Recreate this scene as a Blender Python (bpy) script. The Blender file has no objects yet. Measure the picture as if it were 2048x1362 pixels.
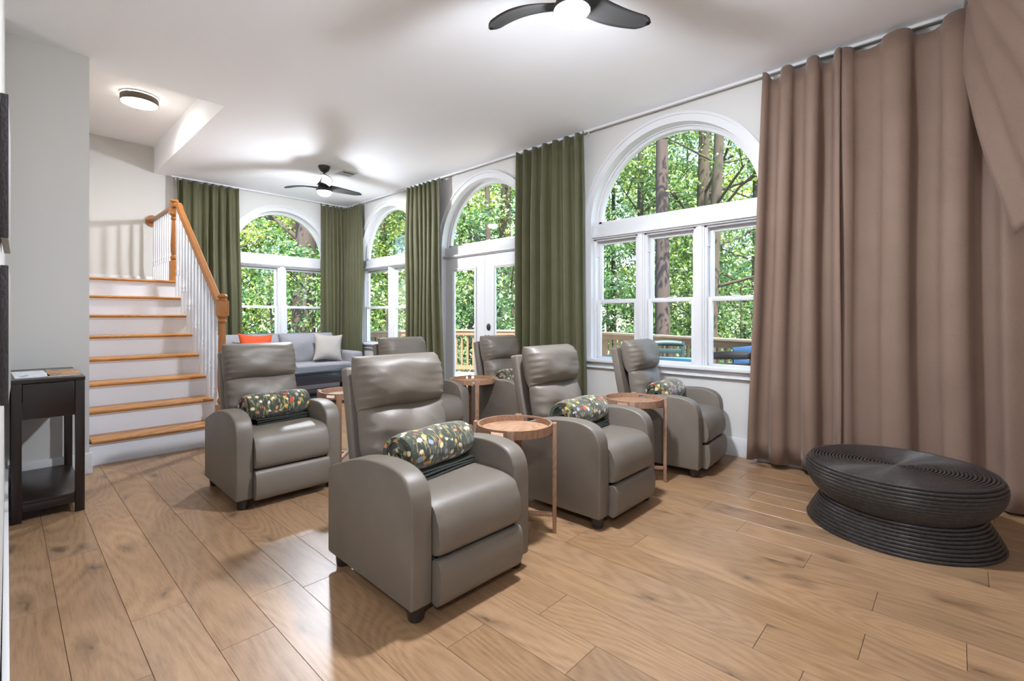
import bpy, bmesh, math, random
import numpy as np
from mathutils import Vector, Matrix, Euler

sc = bpy.context.scene
C = sc.collection
PI = math.pi
rad = math.radians
random.seed(7)

# ------------------------------------------------------------------ camera
YAW = math.radians(46.877)
cd = bpy.data.cameras.new('camera')
cam = bpy.data.objects.new('camera', cd)
C.objects.link(cam)
cam.location = (0, 0, 1.15)
cam.rotation_euler = (PI / 2, 0, -YAW)
cd.sensor_width = 36
cd.lens = 953.4 / 2048 * 36
cd.shift_y = -46 / 2048
cd.clip_start = 0.02
cd.clip_end = 300
sc.camera = cam

# ------------------------------------------------------------------ world, sun, exposure
LAMP = 640.0          # radiance of the lamp globes in the room
w = bpy.data.worlds.new('sky')
sc.world = w
w.use_nodes = True
nt = w.node_tree
nt.nodes.clear()
sky = nt.nodes.new('ShaderNodeTexSky')
sky.sky_type = 'NISHITA'
sky.sun_disc = False
sky.sun_elevation = math.radians(52)
sky.sun_rotation = math.radians(200)
bg = nt.nodes.new('ShaderNodeBackground')
bg.inputs['Strength'].default_value = 0.42
wo = nt.nodes.new('ShaderNodeOutputWorld')
nt.links.new(sky.outputs[0], bg.inputs['Color'])
nt.links.new(bg.outputs[0], wo.inputs['Surface'])
sd = bpy.data.lights.new('sun', 'SUN')
sd.energy = 10.5
sd.angle = math.radians(0.6)
sd.color = (1.0, 0.93, 0.80)
sun = bpy.data.objects.new('sun', sd)
C.objects.link(sun)
sun.rotation_euler = Vector((0.48, 0.66, -1.35)).to_track_quat('-Z', 'Y').to_euler()
sc.view_settings.view_transform = 'Standard'
sc.view_settings.look = 'None'
sc.view_settings.gamma = 1
sc.view_settings.use_curve_mapping = False
sc.view_settings.exposure = 1.18

# ------------------------------------------------------------------ materials
MATS = {}
def nodes(name):
    m = bpy.data.materials.new(name)
    m.use_nodes = True
    n = m.node_tree
    n.nodes.clear()
    out = n.nodes.new('ShaderNodeOutputMaterial')
    b = n.nodes.new('ShaderNodeBsdfPrincipled')
    n.links.new(b.outputs[0], out.inputs[0])
    MATS[name] = m
    return m, n, b, out
def N(n, t, **kw):
    x = n.nodes.new(t)
    for k, v in kw.items():
        if k.startswith('_'):
            setattr(x, k[1:], v)
        else:
            x.inputs[k.replace('__', ' ')].default_value = v
    return x
def L(n, a, b):
    n.links.new(a, b)
def srgb(r, g, b):
    f = lambda c: (c / 255 / 12.92) if c / 255 <= .04045 else ((c / 255 + .055) / 1.055) ** 2.4
    return (f(r), f(g), f(b), 1)
def ramp(n, stops):
    r = n.nodes.new('ShaderNodeValToRGB')
    e = r.color_ramp.elements
    while len(e) < len(stops):
        e.new(.5)
    for i, (p, c) in enumerate(stops):
        e[i].position = p
        e[i].color = c
    return r
def plain(name, col, rough=.5, metal=0, bump=0, bscale=40, var=0, spec=.5, stretch=(1, 1, 1), coat=0):
    m, n, b, o = nodes(name)
    b.inputs['Base Color'].default_value = col
    b.inputs['Roughness'].default_value = rough
    b.inputs['Metallic'].default_value = metal
    b.inputs['Specular IOR Level'].default_value = spec
    b.inputs['Coat Weight'].default_value = coat
    tc = N(n, 'ShaderNodeTexCoord')
    mp = N(n, 'ShaderNodeMapping')
    mp.inputs['Scale'].default_value = stretch
    L(n, tc.outputs['Object'], mp.inputs[0])
    nz = N(n, 'ShaderNodeTexNoise', Scale=bscale, Detail=4.0)
    L(n, mp.outputs[0], nz.inputs['Vector'])
    if var:
        mx = N(n, 'ShaderNodeMix', _data_type='RGBA')
        mx.inputs[6].default_value = tuple(c * (1 - var) for c in col[:3]) + (1,)
        mx.inputs[7].default_value = tuple(min(1, c * (1 + var)) for c in col[:3]) + (1,)
        L(n, nz.outputs['Fac'], mx.inputs[0])
        L(n, mx.outputs[2], b.inputs['Base Color'])
    if bump:
        bp = N(n, 'ShaderNodeBump', Strength=bump, Distance=.01)
        L(n, nz.outputs['Fac'], bp.inputs['Height'])
        L(n, bp.outputs[0], b.inputs['Normal'])
    return m
plain('wall_paint', srgb(206, 204, 200), .75, bump=.03, bscale=180)
plain('ceiling_paint', srgb(246, 247, 250), .85, bump=.08, bscale=120)
plain('trim_paint', srgb(214, 214, 216), .4, bump=.02, bscale=60)
plain('riser_paint', srgb(222, 225, 231), .5, bump=.02, bscale=30, var=.02)
plain('black_plastic', srgb(38, 37, 36), .5, bump=.02, bscale=60)
plain('dark_foot', srgb(44, 37, 34), .4, bump=.05, bscale=30)
plain('steel', srgb(190, 190, 190), .3, 1)
plain('dark_gap', srgb(60, 46, 34), .9)
plain('bronze', srgb(96, 82, 70), .45, .3, bump=.02)
plain('track_white', srgb(214, 214, 214), .4)
plain('deck_rail', srgb(122, 98, 76), .75, bump=.2, bscale=18, var=.15, stretch=(1, 1, .1))
plain('deck_cap', srgb(136, 120, 108), .75, bump=.2, bscale=10, var=.15)
plain('deck_board', srgb(206, 198, 188), .8, bump=.2, bscale=14, var=.15)
plain('blue_resin', srgb(62, 104, 130), .5, bump=.03)
plain('royal_resin', srgb(32, 66, 108), .5, bump=.03)
plain('teal_resin', srgb(36, 62, 68), .5, bump=.03)
plain('brown_resin', srgb(84, 70, 66), .5, bump=.05)
plain('forest_floor', srgb(70, 84, 44), .95, bump=.5, bscale=1.5, var=.5)
plain('bark', srgb(70, 58, 56), .95, bump=1.0, bscale=7, var=.45, stretch=(1, 1, .18))
plain('bark_grey', srgb(64, 56, 46), .95, bump=.9, bscale=9, var=.4, stretch=(1, 1, .25))
plain('orange_cloth', srgb(186, 66, 24), .85, bump=.25, bscale=120, var=.1)
plain('pillow_cloth', srgb(150, 144, 137), .85, bump=.15, bscale=150, var=.06)
plain('sofa_cloth', srgb(132, 130, 134), .9, bump=.35, bscale=55, var=.16)
plain('navy_paint', srgb(44, 50, 60), .3, bump=.03, bscale=30, coat=.2)
plain('canvas_dark', srgb(66, 63, 66), .85, bump=.6, bscale=160, var=.45, stretch=(1, 1, .5))
plain('frame_grey', srgb(150, 146, 138), .6)
plain('vent_dark', srgb(58, 58, 58), .7)

def leather():
    m, n, b, o = nodes('leather')
    tc = N(n, 'ShaderNodeTexCoord')
    n1 = N(n, 'ShaderNodeTexNoise', Scale=6.0, Detail=3.0)
    L(n, tc.outputs['Object'], n1.inputs['Vector'])
    v = N(n, 'ShaderNodeTexVoronoi', Scale=330.0)
    L(n, tc.outputs['Object'], v.inputs['Vector'])
    r = ramp(n, [(.3, srgb(106, 98, 88)), (.7, srgb(113, 105, 95))])
    L(n, n1.outputs['Fac'], r.inputs[0])
    L(n, r.outputs[0], b.inputs['Base Color'])
    b.inputs['Roughness'].default_value = .47
    b.inputs['Specular IOR Level'].default_value = .55
    bp = N(n, 'ShaderNodeBump', Strength=.10, Distance=.004)
    L(n, v.outputs['Distance'], bp.inputs['Height'])
    n2 = N(n, 'ShaderNodeTexNoise', Scale=14.0, Detail=2.0)
    L(n, tc.outputs['Object'], n2.inputs['Vector'])
    bp2 = N(n, 'ShaderNodeBump', Strength=.12, Distance=.012)
    L(n, n2.outputs['Fac'], bp2.inputs['Height'])
    L(n, bp.outputs[0], bp2.inputs['Normal'])
    L(n, bp2.outputs[0], b.inputs['Normal'])
leather()

def wood(name, cols, scale=1.0, rough=.4, axis='Y', knots=True, rnd=True, coat=0.0, ringmix=.32):
    """long grained timber; the grain runs along the object's own axis"""
    m, n, b, o = nodes(name)
    tc = N(n, 'ShaderNodeTexCoord')
    oi = N(n, 'ShaderNodeObjectInfo')
    off = N(n, 'ShaderNodeVectorMath', _operation='SCALE')
    cmb = N(n, 'ShaderNodeCombineXYZ', X=37.0, Y=91.0, Z=13.0)
    L(n, cmb.outputs[0], off.inputs[0])
    if rnd:
        L(n, oi.outputs['Random'], off.inputs['Scale'])
    else:
        off.inputs['Scale'].default_value = .3
    add = N(n, 'ShaderNodeVectorMath', _operation='ADD')
    L(n, tc.outputs['Object'], add.inputs[0])
    L(n, off.outputs[0], add.inputs[1])
    st = {'Y': (1, .09, 1), 'X': (.09, 1, 1), 'Z': (1, 1, .09)}[axis]
    st2 = {'Y': (1, .22, 1), 'X': (.22, 1, 1), 'Z': (1, 1, .22)}[axis]
    mp = N(n, 'ShaderNodeMapping')
    mp.inputs['Scale'].default_value = tuple(s * scale for s in st)
    L(n, add.outputs[0], mp.inputs[0])
    mp2 = N(n, 'ShaderNodeMapping')
    mp2.inputs['Scale'].default_value = tuple(s * scale for s in st2)
    L(n, add.outputs[0], mp2.inputs[0])
    fine = N(n, 'ShaderNodeTexNoise', Scale=110.0, Detail=6.0, Roughness=.68)
    L(n, mp.outputs[0], fine.inputs['Vector'])
    # cathedral rings: contour lines of a smooth stretched noise
    big = N(n, 'ShaderNodeTexNoise', Scale=3.2, Detail=1.5, Roughness=.4)
    L(n, mp2.outputs[0], big.inputs['Vector'])
    mul = N(n, 'ShaderNodeMath', _operation='MULTIPLY')
    mul.inputs[1].default_value = 150.0
    L(n, big.outputs['Fac'], mul.inputs[0])
    sn = N(n, 'ShaderNodeMath', _operation='SINE')
    L(n, mul.outputs[0], sn.inputs[0])
    hal = N(n, 'ShaderNodeMath', _operation='MULTIPLY_ADD')
    hal.inputs[1].default_value = .5
    hal.inputs[2].default_value = .5
    L(n, sn.outputs[0], hal.inputs[0])
    mx = N(n, 'ShaderNodeMix', _data_type='FLOAT')
    mx.inputs[0].default_value = ringmix
    L(n, fine.outputs['Fac'], mx.inputs[2])
    L(n, hal.outputs[0], mx.inputs[3])
    r = ramp(n, [(.18, cols[0]), (.5, cols[1]), (.85, cols[2])])
    L(n, mx.outputs[0], r.inputs[0])
    # broad tonal drift and the tone of each single board
    drift = N(n, 'ShaderNodeTexNoise', Scale=2.2, Detail=2.0)
    L(n, add.outputs[0], drift.inputs['Vector'])
    dm = N(n, 'ShaderNodeMath', _operation='MULTIPLY_ADD')
    dm.inputs[1].default_value = .34
    dm.inputs[2].default_value = .83
    L(n, drift.outputs['Fac'], dm.inputs[0])
    tone = N(n, 'ShaderNodeMath', _operation='MULTIPLY_ADD')
    tone.inputs[1].default_value = .20 if rnd else 0
    tone.inputs[2].default_value = .90 if rnd else 1
    L(n, oi.outputs['Random'], tone.inputs[0])
    tt = N(n, 'ShaderNodeMath', _operation='MULTIPLY')
    L(n, dm.outputs[0], tt.inputs[0])
    L(n, tone.outputs[0], tt.inputs[1])
    sc_ = N(n, 'ShaderNodeVectorMath', _operation='SCALE')
    L(n, r.outputs[0], sc_.inputs[0])
    L(n, tt.outputs[0], sc_.inputs['Scale'])
    colour = sc_.outputs[0]
    if rnd:
        hr = N(n, 'ShaderNodeMath', _operation='FRACT')
        hm = N(n, 'ShaderNodeMath', _operation='MULTIPLY')
        hm.inputs[1].default_value = 7.31
        L(n, oi.outputs['Random'], hm.inputs[0])
        L(n, hm.outputs[0], hr.inputs[0])
        hx = N(n, 'ShaderNodeMix', _data_type='RGBA')
        hx.inputs[6].default_value = (1.03, .985, .90, 1)
        hx.inputs[7].default_value = (1.0, 1.0, 1.03, 1)
        L(n, hr.outputs[0], hx.inputs[0])
        hv = N(n, 'ShaderNodeVectorMath', _operation='MULTIPLY')
        L(n, colour, hv.inputs[0])
        L(n, hx.outputs[2], hv.inputs[1])
        colour = hv.outputs[0]
    if knots:
        mp3 = N(n, 'ShaderNodeMapping')
        mp3.inputs['Scale'].default_value = (3.4, 1.5, 1)
        L(n, add.outputs[0], mp3.inputs[0])
        wob = N(n, 'ShaderNodeTexNoise', Scale=5.0, Detail=3.0)
        L(n, mp3.outputs[0], wob.inputs['Vector'])
        ms = N(n, 'ShaderNodeVectorMath', _operation='SCALE')
        ms.inputs['Scale'].default_value = .35
        L(n, wob.outputs['Color'], ms.inputs[0])
        ad = N(n, 'ShaderNodeVectorMath', _operation='ADD')
        L(n, mp3.outputs[0], ad.inputs[0])
        L(n, ms.outputs[0], ad.inputs[1])
        vo = N(n, 'ShaderNodeTexVoronoi', _voronoi_dimensions='2D', Scale=1.0)
        L(n, ad.outputs[0], vo.inputs['Vector'])
        kr = ramp(n, [(.01, (.85, .85, .85, 1)), (.05, (.4, .4, .4, 1)), (.15, (0, 0, 0, 1))])
        L(n, vo.outputs['Distance'], kr.inputs[0])
        km = N(n, 'ShaderNodeMix', _data_type='RGBA')
        L(n, kr.outputs[0], km.inputs[0])
        L(n, colour, km.inputs[6])
        km.inputs[7].default_value = tuple(c * .42 for c in cols[0][:3]) + (1,)
        colour = km.outputs[2]
    L(n, colour, b.inputs['Base Color'])
    b.inputs['Roughness'].default_value = rough
    b.inputs['Coat Weight'].default_value = coat
    bp = N(n, 'ShaderNodeBump', Strength=.06, Distance=.003)
    L(n, fine.outputs['Fac'], bp.inputs['Height'])
    L(n, bp.outputs[0], b.inputs['Normal'])
    return m
wood('oak_floor', (srgb(112, 86, 62), srgb(145, 115, 86), srgb(162, 133, 103)), 1.0, .33, ringmix=.16)
wood('oak_stair', (srgb(152, 98, 46), srgb(172, 118, 60), srgb(186, 134, 75)), 2.0, .35, 'X', False, ringmix=.3)
wood('oak_rail', (srgb(142, 87, 37), srgb(162, 105, 50), srgb(174, 119, 62)), 2.0, .35, 'Y', False, ringmix=.25)
wood('oak_post', (srgb(142, 87, 37), srgb(160, 103, 49), srgb(172, 117, 61)), 2.0, .35, 'Z', False, ringmix=.25)
wood('tray_wood', (srgb(122, 91, 71), srgb(148, 114, 91), srgb(166, 136, 113)), 3.0, .5, 'Z', False, ringmix=.25)
wood('tray_floor', (srgb(128, 95, 72), srgb(158, 122, 96), srgb(176, 144, 118)), 2.4, .45, 'X', False, ringmix=.35)
plain('espresso', srgb(32, 24, 23), .3, bump=.03, bscale=20, var=.08, stretch=(1, 1, .1))

def cloth(name, c1, c2, trans, weave=900):
    m, n, b, o = nodes(name)
    tc = N(n, 'ShaderNodeTexCoord')
    mp = N(n, 'ShaderNodeMapping')
    mp.inputs['Scale'].default_value = (1, 1, .35)
    L(n, tc.outputs['Object'], mp.inputs[0])
    nz = N(n, 'ShaderNodeTexNoise', Scale=220.0, Detail=3.0)
    L(n, mp.outputs[0], nz.inputs['Vector'])
    n2 = N(n, 'ShaderNodeTexNoise', Scale=3.0, Detail=2.0)
    L(n, tc.outputs['Object'], n2.inputs['Vector'])
    mx0 = N(n, 'ShaderNodeMath', _operation='MULTIPLY_ADD')
    mx0.inputs[1].default_value = .5
    L(n, nz.outputs['Fac'], mx0.inputs[0])
    h = N(n, 'ShaderNodeMath', _operation='MULTIPLY')
    h.inputs[1].default_value = .5
    L(n, n2.outputs['Fac'], h.inputs[0])
    L(n, h.outputs[0], mx0.inputs[2])
    r = ramp(n, [(.3, c1), (.7, c2)])
    L(n, mx0.outputs[0], r.inputs[0])
    L(n, r.outputs[0], b.inputs['Base Color'])
    b.inputs['Roughness'].default_value = .72
    b.inputs['Sheen Weight'].default_value = .25
    b.inputs['Sheen Roughness'].default_value = .4
    bp = N(n, 'ShaderNodeBump', Strength=.15, Distance=.002)
    L(n, nz.outputs['Fac'], bp.inputs['Height'])
    L(n, bp.outputs[0], b.inputs['Normal'])
    if trans:
        t = N(n, 'ShaderNodeBsdfTranslucent')
        L(n, r.outputs[0], t.inputs[0])
        ms = N(n, 'ShaderNodeMixShader')
        ms.inputs[0].default_value = trans
        L(n, b.outputs[0], ms.inputs[1])
        L(n, t.outputs[0], ms.inputs[2])
        L(n, ms.outputs[0], o.inputs[0])
cloth('green_curtain', srgb(76, 75, 49), srgb(93, 91, 61), .10)
cloth('brown_curtain', srgb(117, 94, 80), srgb(130, 106, 91), .03)

def floral():
    m, n, b, o = nodes('floral_fleece')
    tc = N(n, 'ShaderNodeTexCoord')
    oi = N(n, 'ShaderNodeObjectInfo')
    off = N(n, 'ShaderNodeVectorMath', _operation='SCALE')
    off.inputs[0].default_value = (3.1, 5.7, 2.3)
    L(n, oi.outputs['Random'], off.inputs['Scale'])
    ad = N(n, 'ShaderNodeVectorMath', _operation='ADD')
    L(n, tc.outputs['Object'], ad.inputs[0])
    L(n, off.outputs[0], ad.inputs[1])
    wb = N(n, 'ShaderNodeTexNoise', Scale=18.0, Detail=2.0)
    L(n, ad.outputs[0], wb.inputs['Vector'])
    wsc = N(n, 'ShaderNodeVectorMath', _operation='SCALE')
    wsc.inputs['Scale'].default_value = .03
    L(n, wb.outputs['Color'], wsc.inputs[0])
    p = N(n, 'ShaderNodeVectorMath', _operation='ADD')
    L(n, ad.outputs[0], p.inputs[0])
    L(n, wsc.outputs[0], p.inputs[1])
    base = N(n, 'ShaderNodeTexNoise', Scale=9.0, Detail=3.0)
    L(n, p.outputs[0], base.inputs['Vector'])
    br = ramp(n, [(.35, srgb(24, 30, 26)), (.65, srgb(56, 66, 50))])
    L(n, base.outputs['Fac'], br.inputs[0])
    col = br.outputs[0]
    # blades of grass and stems
    mp = N(n, 'ShaderNodeMapping')
    mp.inputs['Scale'].default_value = (120, 26, 26)
    L(n, p.outputs[0], mp.inputs[0])
    st = N(n, 'ShaderNodeTexNoise', Scale=1.0, Detail=2.0)
    L(n, mp.outputs[0], st.inputs['Vector'])
    sr = ramp(n, [(.54, (0, 0, 0, 1)), (.62, (1, 1, 1, 1))])
    L(n, st.outputs['Fac'], sr.inputs[0])
    mx = N(n, 'ShaderNodeMix', _data_type='RGBA')
    L(n, sr.outputs[0], mx.inputs[0])
    L(n, col, mx.inputs[6])
    mx.inputs[7].default_value = srgb(150, 140, 88)
    col = mx.outputs[2]
    # blossoms of several kinds
    for s, thr, cols in ((24.0, .34, [(0, srgb(226, 208, 160)), (.30, srgb(214, 170, 70)), (.5, srgb(230, 226, 216)), (.72, srgb(196, 62, 50)), (.86, srgb(206, 130, 84))]),
                         (13.0, .20, [(0, srgb(190, 50, 44)), (.35, srgb(235, 225, 205)), (.6, srgb(206, 162, 66)), (.8, srgb(150, 156, 178))])):
        v = N(n, 'ShaderNodeTexVoronoi', Scale=s)
        L(n, p.outputs[0], v.inputs['Vector'])
        k = ramp(n, [(thr * .75, (1, 1, 1, 1)), (thr, (0, 0, 0, 1))])
        L(n, v.outputs['Distance'], k.inputs[0])
        c = ramp(n, cols)
        c.color_ramp.interpolation = 'CONSTANT'
        sep = N(n, 'ShaderNodeSeparateColor')
        L(n, v.outputs['Color'], sep.inputs[0])
        L(n, sep.outputs[0], c.inputs[0])
        mm = N(n, 'ShaderNodeMix', _data_type='RGBA')
        L(n, k.outputs[0], mm.inputs[0])
        L(n, col, mm.inputs[6])
        L(n, c.outputs[0], mm.inputs[7])
        col = mm.outputs[2]
    L(n, col, b.inputs['Base Color'])
    b.inputs['Roughness'].default_value = .8
    b.inputs['Sheen Weight'].default_value = .5
floral()
plain('dark_fleece', srgb(34, 38, 32), .95, bump=.3, bscale=150, var=.2)

def rope():
    m, n, b, o = nodes('black_rope')
    tc = N(n, 'ShaderNodeTexCoord')
    nz = N(n, 'ShaderNodeTexNoise', Scale=60.0, Detail=4.0)
    L(n, tc.outputs['Object'], nz.inputs['Vector'])
    r = ramp(n, [(.3, srgb(31, 29, 28)), (.75, srgb(60, 55, 53))])
    L(n, nz.outputs['Fac'], r.inputs[0])
    L(n, r.outputs[0], b.inputs['Base Color'])
    b.inputs['Roughness'].default_value = .36
    bp = N(n, 'ShaderNodeBump', Strength=.25, Distance=.004)
    L(n, nz.outputs['Fac'], bp.inputs['Height'])
    L(n, bp.outputs[0], b.inputs['Normal'])
rope()

def emit(name, col, s):
    m = bpy.data.materials.new(name)
    m.use_nodes = True
    n = m.node_tree
    n.nodes.clear()
    e = N(n, 'ShaderNodeEmission', Strength=s)
    e.inputs[0].default_value = col
    o = N(n, 'ShaderNodeOutputMaterial')
    L(n, e.outputs[0], o.inputs[0])
    MATS[name] = m
emit('lamp_globe', (.93, .98, 1.07, 1), LAMP)
emit('added_fan_globe', (.93, .98, 1.07, 1), LAMP * .7)  # dimmer glow for the fan added out of view
emit('flush_glow', (1, .94, .84, 1), LAMP * .055)

def glass():
    m = bpy.data.materials.new('window_glass')
    m.use_nodes = True
    n = m.node_tree
    n.nodes.clear()
    o = N(n, 'ShaderNodeOutputMaterial')
    t = N(n, 'ShaderNodeBsdfTransparent')
    t.inputs[0].default_value = (.96, .98, .97, 1)
    g = N(n, 'ShaderNodeBsdfGlossy', Roughness=.02)
    g.inputs[0].default_value = (.9, .95, 1, 1)
    lw_ = N(n, 'ShaderNodeLayerWeight', Blend=.5)
    pw = N(n, 'ShaderNodeMath', _operation='POWER')
    pw.inputs[1].default_value = 4.0
    L(n, lw_.outputs['Facing'], pw.inputs[0])
    f = N(n, 'ShaderNodeMath', _operation='MULTIPLY_ADD')
    f.inputs[1].default_value = .55
    f.inputs[2].default_value = .018
    L(n, pw.outputs[0], f.inputs[0])
    ms = N(n, 'ShaderNodeMixShader')
    L(n, f.outputs[0], ms.inputs[0])
    L(n, t.outputs[0], ms.inputs[1])
    L(n, g.outputs[0], ms.inputs[2])
    L(n, ms.outputs[0], o.inputs[0])
    MATS['window_glass'] = m
glass()

def leafmat(name, stops, trans=.5):
    m, n, b, o = nodes(name)
    g = N(n, 'ShaderNodeNewGeometry')
    r = ramp(n, stops)
    L(n, g.outputs['Random Per Island'], r.inputs[0])
    d = N(n, 'ShaderNodeBsdfDiffuse')
    L(n, r.outputs[0], d.inputs[0])
    t = N(n, 'ShaderNodeBsdfTranslucent')
    hs = N(n, 'ShaderNodeHueSaturation', Hue=.485, Saturation=1.1, Value=1.35)
    L(n, r.outputs[0], hs.inputs['Color'])
    L(n, hs.outputs[0], t.inputs[0])
    gl = N(n, 'ShaderNodeBsdfGlossy', Roughness=.35)
    gl.inputs[0].default_value = (.9, .95, 1, 1)
    ms = N(n, 'ShaderNodeMixShader')
    ms.inputs[0].default_value = trans
    L(n, d.outputs[0], ms.inputs[1])
    L(n, t.outputs[0], ms.inputs[2])
    m2 = N(n, 'ShaderNodeMixShader')
    m2.inputs[0].default_value = .07
    L(n, ms.outputs[0], m2.inputs[1])
    L(n, gl.outputs[0], m2.inputs[2])
    n.nodes.remove(b)
    L(n, m2.outputs[0], o.inputs[0])
leafmat('leaf_green', [(0, srgb(52, 82, 38)), (.4, srgb(84, 116, 52)), (.75, srgb(122, 148, 72)), (1, srgb(190, 200, 132))])
leafmat('leaf_dark', [(0, srgb(40, 74, 42)), (.5, srgb(68, 106, 58)), (1, srgb(130, 166, 104))], .4)
leafmat('leaf_yellow', [(0, srgb(96, 126, 48)), (.5, srgb(140, 160, 70)), (1, srgb(198, 202, 124))], .55)

def brochure(name, cols, sx, sy):
    m, n, b, o = nodes(name)
    tc = N(n, 'ShaderNodeTexCoord')
    nz = N(n, 'ShaderNodeTexNoise', Scale=16.0, Detail=4.0)
    L(n, tc.outputs['Object'], nz.inputs['Vector'])
    r = ramp(n, cols)
    L(n, nz.outputs['Fac'], r.inputs[0])
    L(n, r.outputs[0], b.inputs['Base Color'])
    b.inputs['Roughness'].default_value = .25
brochure('print_blue', [(.3, srgb(70, 120, 190)), (.5, srgb(235, 235, 232)), (.62, srgb(225, 232, 238)), (.75, srgb(110, 150, 190))], 1, 1)
brochure('print_amber', [(.3, srgb(60, 40, 30)), (.45, srgb(140, 86, 40)), (.6, srgb(206, 150, 70)), (.75, srgb(110, 110, 100))], 1, 1)

# ------------------------------------------------------------------ mesh helpers
class MB:
    def __init__(s):
        s.v = []
        s.f = []
    def add(s, vs, fs, M=None):
        k = len(s.v)
        for p in vs:
            s.v.append(tuple(M @ Vector(p)) if M else tuple(p))
        s.f += [tuple(i + k for i in f) for f in fs]
        return s
    def box(s, x0, x1, y0, y1, z0, z1, M=None):
        x0, x1 = min(x0, x1), max(x0, x1)
        y0, y1 = min(y0, y1), max(y0, y1)
        z0, z1 = min(z0, z1), max(z0, z1)
        v = [(x0, y0, z0), (x1, y0, z0), (x1, y1, z0), (x0, y1, z0), (x0, y0, z1), (x1, y0, z1), (x1, y1, z1), (x0, y1, z1)]
        return s.add(v, [(0, 3, 2, 1), (4, 5, 6, 7), (0, 1, 5, 4), (1, 2, 6, 5), (2, 3, 7, 6), (3, 0, 4, 7)], M)
    def bar(s, a, b, w_, t_, up=(0, 0, 1)):
        a, b, up = Vector(a), Vector(b), Vector(up)
        d = (b - a)
        ln = d.length
        d.normalize()
        x = d.cross(up).normalized()
        z = x.cross(d).normalized()
        M = Matrix((x, d, z)).transposed().to_4x4()
        M.translation = a
        return s.box(-w_ / 2, w_ / 2, 0, ln, -t_ / 2, t_ / 2, M)
    def lathe(s, prof, n=24, M=None, cap=True):
        vs, fs = [], []
        for r, z in prof:
            for i in range(n):
                a = 2 * PI * i / n
                vs.append((r * math.cos(a), r * math.sin(a), z))
        m = len(prof)
        for j in range(m - 1):
            for i in range(n):
                i2 = (i + 1) % n
                fs.append((j * n + i, j * n + i2, (j + 1) * n + i2, (j + 1) * n + i))
        if cap:
            if prof[0][0] > 1e-5:
                fs.append(tuple(range(n - 1, -1, -1)))
            if prof[-1][0] > 1e-5:
                fs.append(tuple((m - 1) * n + i for i in range(n)))
        return s.add(vs, fs, M)
    def tube(s, pts, rad, n=8, M=None, cap=True, closed=False, sx=1.0):
        P = [Vector(p) for p in pts]
        R = rad if isinstance(rad, (list, tuple)) else [rad] * len(P)
        vs, fs = [], []
        m = len(P)
        t = (P[1] - P[0]).normalized()
        ref = Vector((0, 0, 1)) if abs(t.z) < .9 else Vector((1, 0, 0))
        nx = t.cross(ref).normalized()
        for j in range(m):
            if closed:
                t = (P[(j + 1) % m] - P[j - 1]).normalized()
            else:
                t = (P[min(j + 1, m - 1)] - P[max(j - 1, 0)]).normalized()
            nx = (nx - t * nx.dot(t)).normalized()
            ny = t.cross(nx)
            for i in range(n):
                a = 2 * PI * i / n
                vs.append(tuple(P[j] + nx * (R[j] * sx * math.cos(a)) + ny * (R[j] * math.sin(a))))
        for j in range(m if closed else m - 1):
            j2 = (j + 1) % m
            for i in range(n):
                i2 = (i + 1) % n
                fs.append((j * n + i, j * n + i2, j2 * n + i2, j2 * n + i))
        if cap and not closed:
            fs.append(tuple(range(n - 1, -1, -1)))
            fs.append(tuple((m - 1) * n + i for i in range(n)))
        return s.add(vs, fs, M)
    def prism(s, poly, x0, x1, M=None):
        """polygon in (y,z) swept along x"""
        n = len(poly)
        vs = [(x0, y, z) for y, z in poly] + [(x1, y, z) for y, z in poly]
        fs = [tuple(range(n)), tuple(range(2 * n - 1, n - 1, -1))]
        fs += [(i, i + n, (i + 1) % n + n, (i + 1) % n) for i in range(n)]
        return s.add(vs, fs, M)
    def grid(s, nu, nv, fn, M=None, wrapu=False):
        vs = [fn(i, j) for j in range(nv) for i in range(nu)]
        fs = []
        for j in range(nv - 1):
            for i in range(nu if wrapu else nu - 1):
                i2 = (i + 1) % nu
                fs.append((j * nu + i, j * nu + i2, (j + 1) * nu + i2, (j + 1) * nu + i))
        return s.add(vs, fs, M)
    def mesh(s, name, mat, bevel=0, seg=2, angle=38, merge=False):
        me = bpy.data.meshes.new(name)
        bm = bmesh.new()
        vv = [bm.verts.new(p) for p in s.v]
        for f in s.f:
            try:
                bm.faces.new([vv[i] for i in f])
            except ValueError:
                pass
        if merge:
            bmesh.ops.remove_doubles(bm, verts=bm.verts, dist=1e-5)
        bmesh.ops.recalc_face_normals(bm, faces=bm.faces)
        if bevel:
            es = [e for e in bm.edges if len(e.link_faces) == 2 and e.calc_face_angle(0) > math.radians(30)]
            bmesh.ops.bevel(bm, geom=es, offset=bevel, segments=seg, profile=.5, affect='EDGES', clamp_overlap=True)
        for f in bm.faces:
            f.smooth = True
        bm.to_mesh(me)
        bm.free()
        me.set_sharp_from_angle(angle=math.radians(angle))
        me.materials.append(MATS[mat])
        return me
    def build(s, name, mat, parent=None, **kw):
        return link(name, s.mesh(name, mat, **kw), parent)
def link(name, data, parent=None):
    o = bpy.data.objects.new(name, data)
    C.objects.link(o)
    if parent:
        o.parent = parent
    return o
def tag(o, label=None, cat=None, group=None, kind=None):
    if label:
        o['label'] = label
    if cat:
        o['category'] = cat
    if group:
        o['group'] = group
    if kind:
        o['kind'] = kind
    return o
def thing(name, label, cat, loc=(0, 0, 0), rz=0, group=None):
    o = link(name, None)
    o.location = loc
    o.rotation_euler = (0, 0, rz)
    return tag(o, label, cat, group)
def struct(o):
    o['kind'] = 'structure'
    return o
def copy_tree(o, parent=None):
    c = o.copy()
    C.objects.link(c)
    c.parent = parent
    for ch in list(o.children):
        copy_tree(ch, c)
    return c
def T(x, y, z):
    return Matrix.Translation((x, y, z))
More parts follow.
